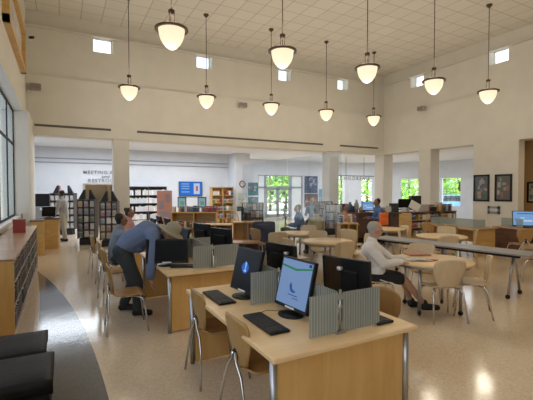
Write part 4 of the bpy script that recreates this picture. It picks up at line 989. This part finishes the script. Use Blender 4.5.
# oak counters and low shelves in the middle distance
def counter(px0, px1, D, h, d, label, mt, mb_, books=None, nbk=0, group=None):
    p0, p1 = atD(px0, 200, D), atD(px1, 200, D); L = (p1-p0).length
    t = bookcase('low_bookcase', label, (p0.x, p0.y, 0), -YAW, L, h-.03, d, ((.10, h*.5) if h > .8 else (.10,)), 2, mb_, mt)
    if books:
        for z in ((.10, h*.5) if h > .8 else (.10,)): book_row((p0.x+.04, p0.y, 0), -YAW, L-.08, nbk, books, group, z+.002, .85, h=.22)
        q = Vector((p0.x, p0.y, 0))+Vector((math.sin(YAW), math.cos(YAW), 0))*d*.4
        book_row(q, -YAW, L, nbk, 'book standing on top of '+label.split(' with')[0], group+', on top', h+.002, .8, h=.21)
    return t
counter(171, 216, 12.6, 1.02, .4, 'low oak bookcase under the television with books on it', W_honey, W_honey, 'book in the low oak bookcase under the television', 15, 'books under the television')
counter(233, 262, 11.6, .78, .4, 'oak counter right of the low television bookcase', W_honey, W_honey)
counter(197, 231, 10.8, .78, .4, 'low oak counter in front of the television bookcase', W_honey, W_dark)
counter(228, 259, 8.4, .60, .4, 'low reddish oak shelf behind the dark logo screen', W_red, W_dark)
counter(340, 358, 9.6, .92, .4, 'small oak shelf unit left of the reader\'s head', W_honey, W_honey, 'book in the small oak shelf unit', 9, 'books by the reader')
# information kiosks
for i, px in enumerate((182, 202)):
    p = atD(px, 200, 13.2); t = thing('tablet_kiosk', ('left' if i == 0 else 'right')+' glowing tablet stand below the television', 'kiosk', (p.x, p.y, 1.0), -YAW, 'tablet stands')
    MB().box((0, 0, .33), (.30, .03, .36), bev=.01).build('housing', M_black, t); MB().bb(-.12, .12, -.018, -.016, .18, .48).m(1).bb(-.05, .07, -.02, -.018, .24, .36).build('screen', [emis('kiosk_glow', (.40, .62, .68), .6), emis('kiosk_green', (.2, .5, .35), .6)], t)
    MB().cyl((0, 0, .0), .02, .2).build('stalk', M_grey, t)
    MB().cyl((0, 0, -.99), .16, .03).cyl((0, 0, -.97), .03, .98).build('pedestal', M_grey, t)
# signboard beside the tall bookcase
p = atD(164.5, 200, 14.2); t = thing('signboard', 'pinkish freestanding signboard in front of the tall rear bookcase', 'sign', (p.x, p.y, 0), -YAW)
MB().box((0, 0, 1.15), (.56, .02, 1.15), bev=.005).build('panel', mat('pink_board', (.60, .30, .25), .6), t); MB().bb(-.22, -.02, -.013, -.011, 1.05, 1.35).bb(.04, .22, -.013, -.011, 1.3, 1.6).bb(-.2, .2, -.013, -.011, .75, .95).build('notice', mat('board_dark', (.35, .30, .36), .6), t)
MB().box((0, 0, .3), (.5, .03, .6)).box((0, 0, .015), (.56, .4, .03)).build('stand', M_grey, t)
# spindle chairs and a tan armchair
t = thing('spindle_chair', 'round-backed golden spindle chair before the clock pillar', 'chair', atz(232, 238, 0), -YAW)
MB().lathe([(0, .44), (.22, .44), (.23, .47), (0, .48)], n=20).build('seat', W_honey, t)
arc = [(.23*math.cos(a*PI/10), .2, .62+.34*math.sin(a*PI/10)) for a in range(11)]
MB().tube([(.23, .2, .46)]+arc+[(-.23, .2, .46)], .016, 8).build('back_hoop', W_honey, t)
for k in range(6): x = -.17+k*.068; MB().tube([(x, .2, .46), (x, .2, .62+.34*math.sqrt(max(0, 1-(x/.23)**2)))], .01, 6).build('spindle', W_honey, t)
for sx in (-1, 1):
    for sy in (-1, 1): MB().tube([(sx*.14, sy*.14, .45), (sx*.2, sy*.2, 0)], .016, 8).build('leg', W_honey, t)
# magazine racks
def magazine_rack(px, py, label, ml):
    p = atz(px, py, 0); t = thing('magazine_rack', label, 'rack', (p.x, p.y, 0), -YAW)
    MB().bb(-.42, -.39, -.2, .2, 0, 1.25).bb(.39, .42, -.2, .2, 0, 1.25).bb(-.4, .4, .1, .12, .1, 1.25).build('frame', M_black, t)
    for z in (.35, .65, .95): MB().bb(-.4, .4, -.18, .1, z, z+.015).build('shelf', M_black, t)
    for z in (.365, .665, .965):
        for k in range(6):
            v = Vector((-.33+k*.13, -.12, 0)); v.rotate(Euler((0, 0, -YAW))); place_book(random.randrange(10), (p.x+v.x, p.y+v.y, z), -YAW, 'magazine facing out on the '+ml, 'magazines on the '+ml, 'magazine', 'mix', 'magazine', .11, .24)
magazine_rack(336, 238, 'black wire magazine rack right of the seated group', 'black wire rack right of the seated group')
magazine_rack(322, 230, 'black wire magazine rack behind the person in olive', 'black wire rack behind the person in olive')
magazine_rack(253, 234, 'black wire magazine rack below the teal posters', 'black wire rack below the teal posters')
# plant with dark leaves
p = atz(285, 236, 0); t = thing('potted_plant', 'tall dark-leaved plant in a pot behind the near monitors', 'plant', (p.x, p.y, 0))
MB().lathe([(0, 0), (.14, 0), (.19, .32), (.17, .32), (.16, .28), (0, .28)], n=20).build('pot', M_black, t)
MB().tube([(0, 0, .28), (.02, 0, .7), (-.01, .01, 1.15)], .02, 6).build('stem', W_dark, t)
f = MB()
for k in range(60):
    a = k*2.4; z = .6+k*.011; L = random.uniform(.2, .34); d = Vector((math.cos(a), math.sin(a), random.uniform(.1, .7))).normalized(); b0 = Vector((0, 0, z)); s = d.cross(Vector((0, 0, 1))).normalized()*.035; k2 = b0+d*L*.5+Vector((0, 0, .03)); e = b0+d*L-Vector((0, 0, .03))
    vs = [f.bm.verts.new(q) for q in (b0, k2+s, e, k2-s)]; f.bm.faces.new(vs); f.bm.faces[-1:] if False else None
f.build('foliage', mat('dark_leaf', (.03, .045, .02), .5), t)
# computer desk on the right (desk A) and its chairs
t = thing('reading_counter', 'reddish-topped desk with a plain oak end panel below the portraits', 'desk', (9.80, 7.02, 0), 0)
MB().box((0, 0, .722), (1.0, 1.75, .036), bev=.012).build('worktop', W_red, t)
for s in (-1, 1): MB().bb(-.46, .44, s*.80-.015, s*.80+.015, .02, .70).build('end_panel', W_honey, t)
MB().bb(.0, .02, -.78, .78, .35, .68).build('modesty_panel', W_honey, t)
for (a, b) in ((-.2, .25),): 
    for yy in (-.62, .7): MB().bb(-.2, .3, yy-.004, yy+.004, .745, .95).build('divider_panel', M_frost, t)
MB().bb(.10, .106, -.5, .7, .745, .95).build('divider_panel', M_frost, t)
chair(9.25, 7.40, face(1, .1), 'beech chair at the reddish desk, left of the two there', 'w')
chair(9.32, 6.72, face(1, .05), 'beech chair at the reddish desk, right of the two there', 'w')
# desk B with the bright monitor at the right edge
t = thing('corner_desk', 'dark wooden desk with the bright screen at the right edge', 'desk', (11.55, 6.05, 0), -.1)
MB().box((0, 0, .722), (1.9, .8, .036), bev=.01).build('worktop', W_red, t)
for s in (-1, 1): MB().bb(s*.88-.015, s*.88+.015, -.36, .36, 0, .70).build('side_panel', W_dark, t)
MB().bb(-.87, .87, .2, .22, .2, .70).build('back_panel', W_dark, t)
monitor(10.98, 5.83, face(-.75, -.66), 'monitor with a pale blue desktop at the right edge of the photo', 'lightblue', w=.62, h=.42, up=.03, sticker=False)
MB().bb(-.72, -.70, -.3, .3, .745, .98).build('divider_panel', M_frost, t, label='frosted glass panel')
tag(MB().lathe([(0, 0), (.07, 0), (.09, .10), (.05, .15), (0, .15)], n=16).build('flower_pot', mat('maroon_glaze', (.16, .04, .05), .4), loc=(12.1, 6.1, .742)), 'small maroon pot beyond the bright right-edge monitor', 'pot')
p = atD(521, 200, 9.3); chair(p.x, p.y, face(.5, .8), 'beech chair in front of the bright right-edge screen', 'w')
p = atD(536, 200, 7.35); chair(p.x, p.y, face(-.6, .9), 'beech chair cut by the right edge of the photo', 'w')
# dark blue jacket draped chair and black bag
p = atD(264, 200, 10.3); t = thing('armchair', 'dark blue armchair in front of the entrance', 'armchair', (p.x, p.y, 0), -YAW)
nb = M_cl('navy_upholstery', (.035, .045, .09)); MB().box((0, 0, .25), (.62, .6, .36), bev=.06).build('seat', nb, t); MB().box((0, -.25, .62), (.6, .16, .62), bev=.07).build('backrest', nb, t)
for s in (-1, 1): MB().box((s*.32, 0, .42), (.10, .58, .36), bev=.04).build('armrest', nb, t)
for s in (-1, 1):
    for q in (-1, 1): MB().cyl((s*.24, q*.22, 0), .02, .08, 8).build('foot', M_black, t)
tag(MB().sheet(lambda u, v: (.30*(u-.5), .03*math.sin(PI*u), v*.42), 6, 6, .03).build('tote_bag', M_blackm, loc=(*atD(246, 200, 11.9).xy, .80), rz=-YAW), 'black bag set on the oak counter under the clock pillar', 'bag')

# ================================================================== outside
struct(MB().bb(-40, 80, 22.3, 90, -.3, -.05).bb(23.3, 80, -40, 22.3, -.3, -.05), 'ground', mat('pale_paving', (.7, .69, .65), .9))
lm = [mat('leaf_%d' % i, c, .6) for i, c in enumerate(((.22, .46, .06), (.32, .58, .10), (.42, .62, .14)))]
for q_ in lm:
    nt_ = q_.node_tree; b_ = nt_.nodes['Principled BSDF']; tr_ = nt_.nodes.new('ShaderNodeBsdfTranslucent'); tr_.inputs['Color'].default_value = b_.inputs['Base Color'].default_value
    mx_ = nt_.nodes.new('ShaderNodeMixShader'); mx_.inputs['Fac'].default_value = .45; nt_.links.new(b_.outputs[0], mx_.inputs[1]); nt_.links.new(tr_.outputs[0], mx_.inputs[2]); nt_.links.new(mx_.outputs[0], nt_.nodes['Material Output'].inputs['Surface'])
def tree(p, R, H, label, seed):
    rnd = random.Random(seed); t = thing('tree', label, 'tree', p, 0, 'trees outside the windows'); f = MB()
    for k in range(2200):
        a, b, q = rnd.uniform(0, 2*PI), rnd.uniform(-1, 1), rnd.uniform(.55, 1)
        c = Vector((R*q*math.cos(a)*math.sqrt(1-b*b), R*q*math.sin(a)*math.sqrt(1-b*b), H*.52+H*.48*q*b))*1.0
        u = Vector((rnd.uniform(-1, 1), rnd.uniform(-1, 1), rnd.uniform(-1, 1))).normalized(); v = u.orthogonal().normalized(); s = rnd.uniform(.10, .2)
        f.bm.faces.new([f.bm.verts.new(c+u*s), f.bm.verts.new(c+v*s*.6), f.bm.verts.new(c-u*s), f.bm.verts.new(c-v*s*.6)]).material_index = rnd.randrange(3)
    f.build('foliage', lm, t); MB().tube([(0, 0, 0), (.05, 0, H*.3), (0, .05, H*.6)], [.12, .09, .05], 8).build('trunk', W_dark, t)
where = ['seen through the left entrance door', 'seen through the transom over the doors', 'seen through the right sidelight', 'seen through the narrow green window by the column', 'seen through the narrow window under the hanging sign', 'filling the square green window', 'seen through the last rear window, left half', 'seen through the last rear window, right half', 'partly behind the square green window']
for i, (px, D, R, H) in enumerate(((270, 33, 2.4, 6.5), (286, 36, 2.6, 7), (302, 33, 2.2, 6), (341, 33, 2.0, 5.5), (367, 36, 2.6, 6), (409, 38, 2.8, 6), (446, 42, 2.4, 5), (458, 40, 2.2, 5.6), (398, 40, 2.4, 6))):
    p = atD(px, 200, D); tree((p.x, p.y, -.05), R, H, 'leafy green tree outside, '+where[i], i)
p = atD(450, 200, 31); t = thing('parked_car', 'blue car parked outside the last rear window', 'car', (p.x, p.y, -.05), -YAW)
cb = mat('blue_car_paint', (.05, .16, .45), .3); MB().prism([(-2.1, .3), (2.1, .3), (2.1, .75), (1.3, .9), (.7, 1.4), (-1.0, 1.4), (-1.7, .9), (-2.1, .85)], -.85, .85, Matrix(((1, 0, 0, 0), (0, 0, 1, 0), (0, 1, 0, 0), (0, 0, 0, 1)))).build('body', cb, t)
for sx in (-1.3, 1.3):
    for sy in (-.8, .8): MB().lathe([(0, -.1), (.32, -.1), (.32, .1), (0, .1)], n=20).build('wheel', M_black, t, loc=(sx, sy, .32), rx=PI/2)
MB().prism([(-.95, .92), (1.1, .92), (.6, 1.33), (-.85, 1.33)], -.86, .86, Matrix(((1, 0, 0, 0), (0, 0, 1, 0), (0, 1, 0, 0), (0, 0, 0, 1)))).build('window', M_black, t)
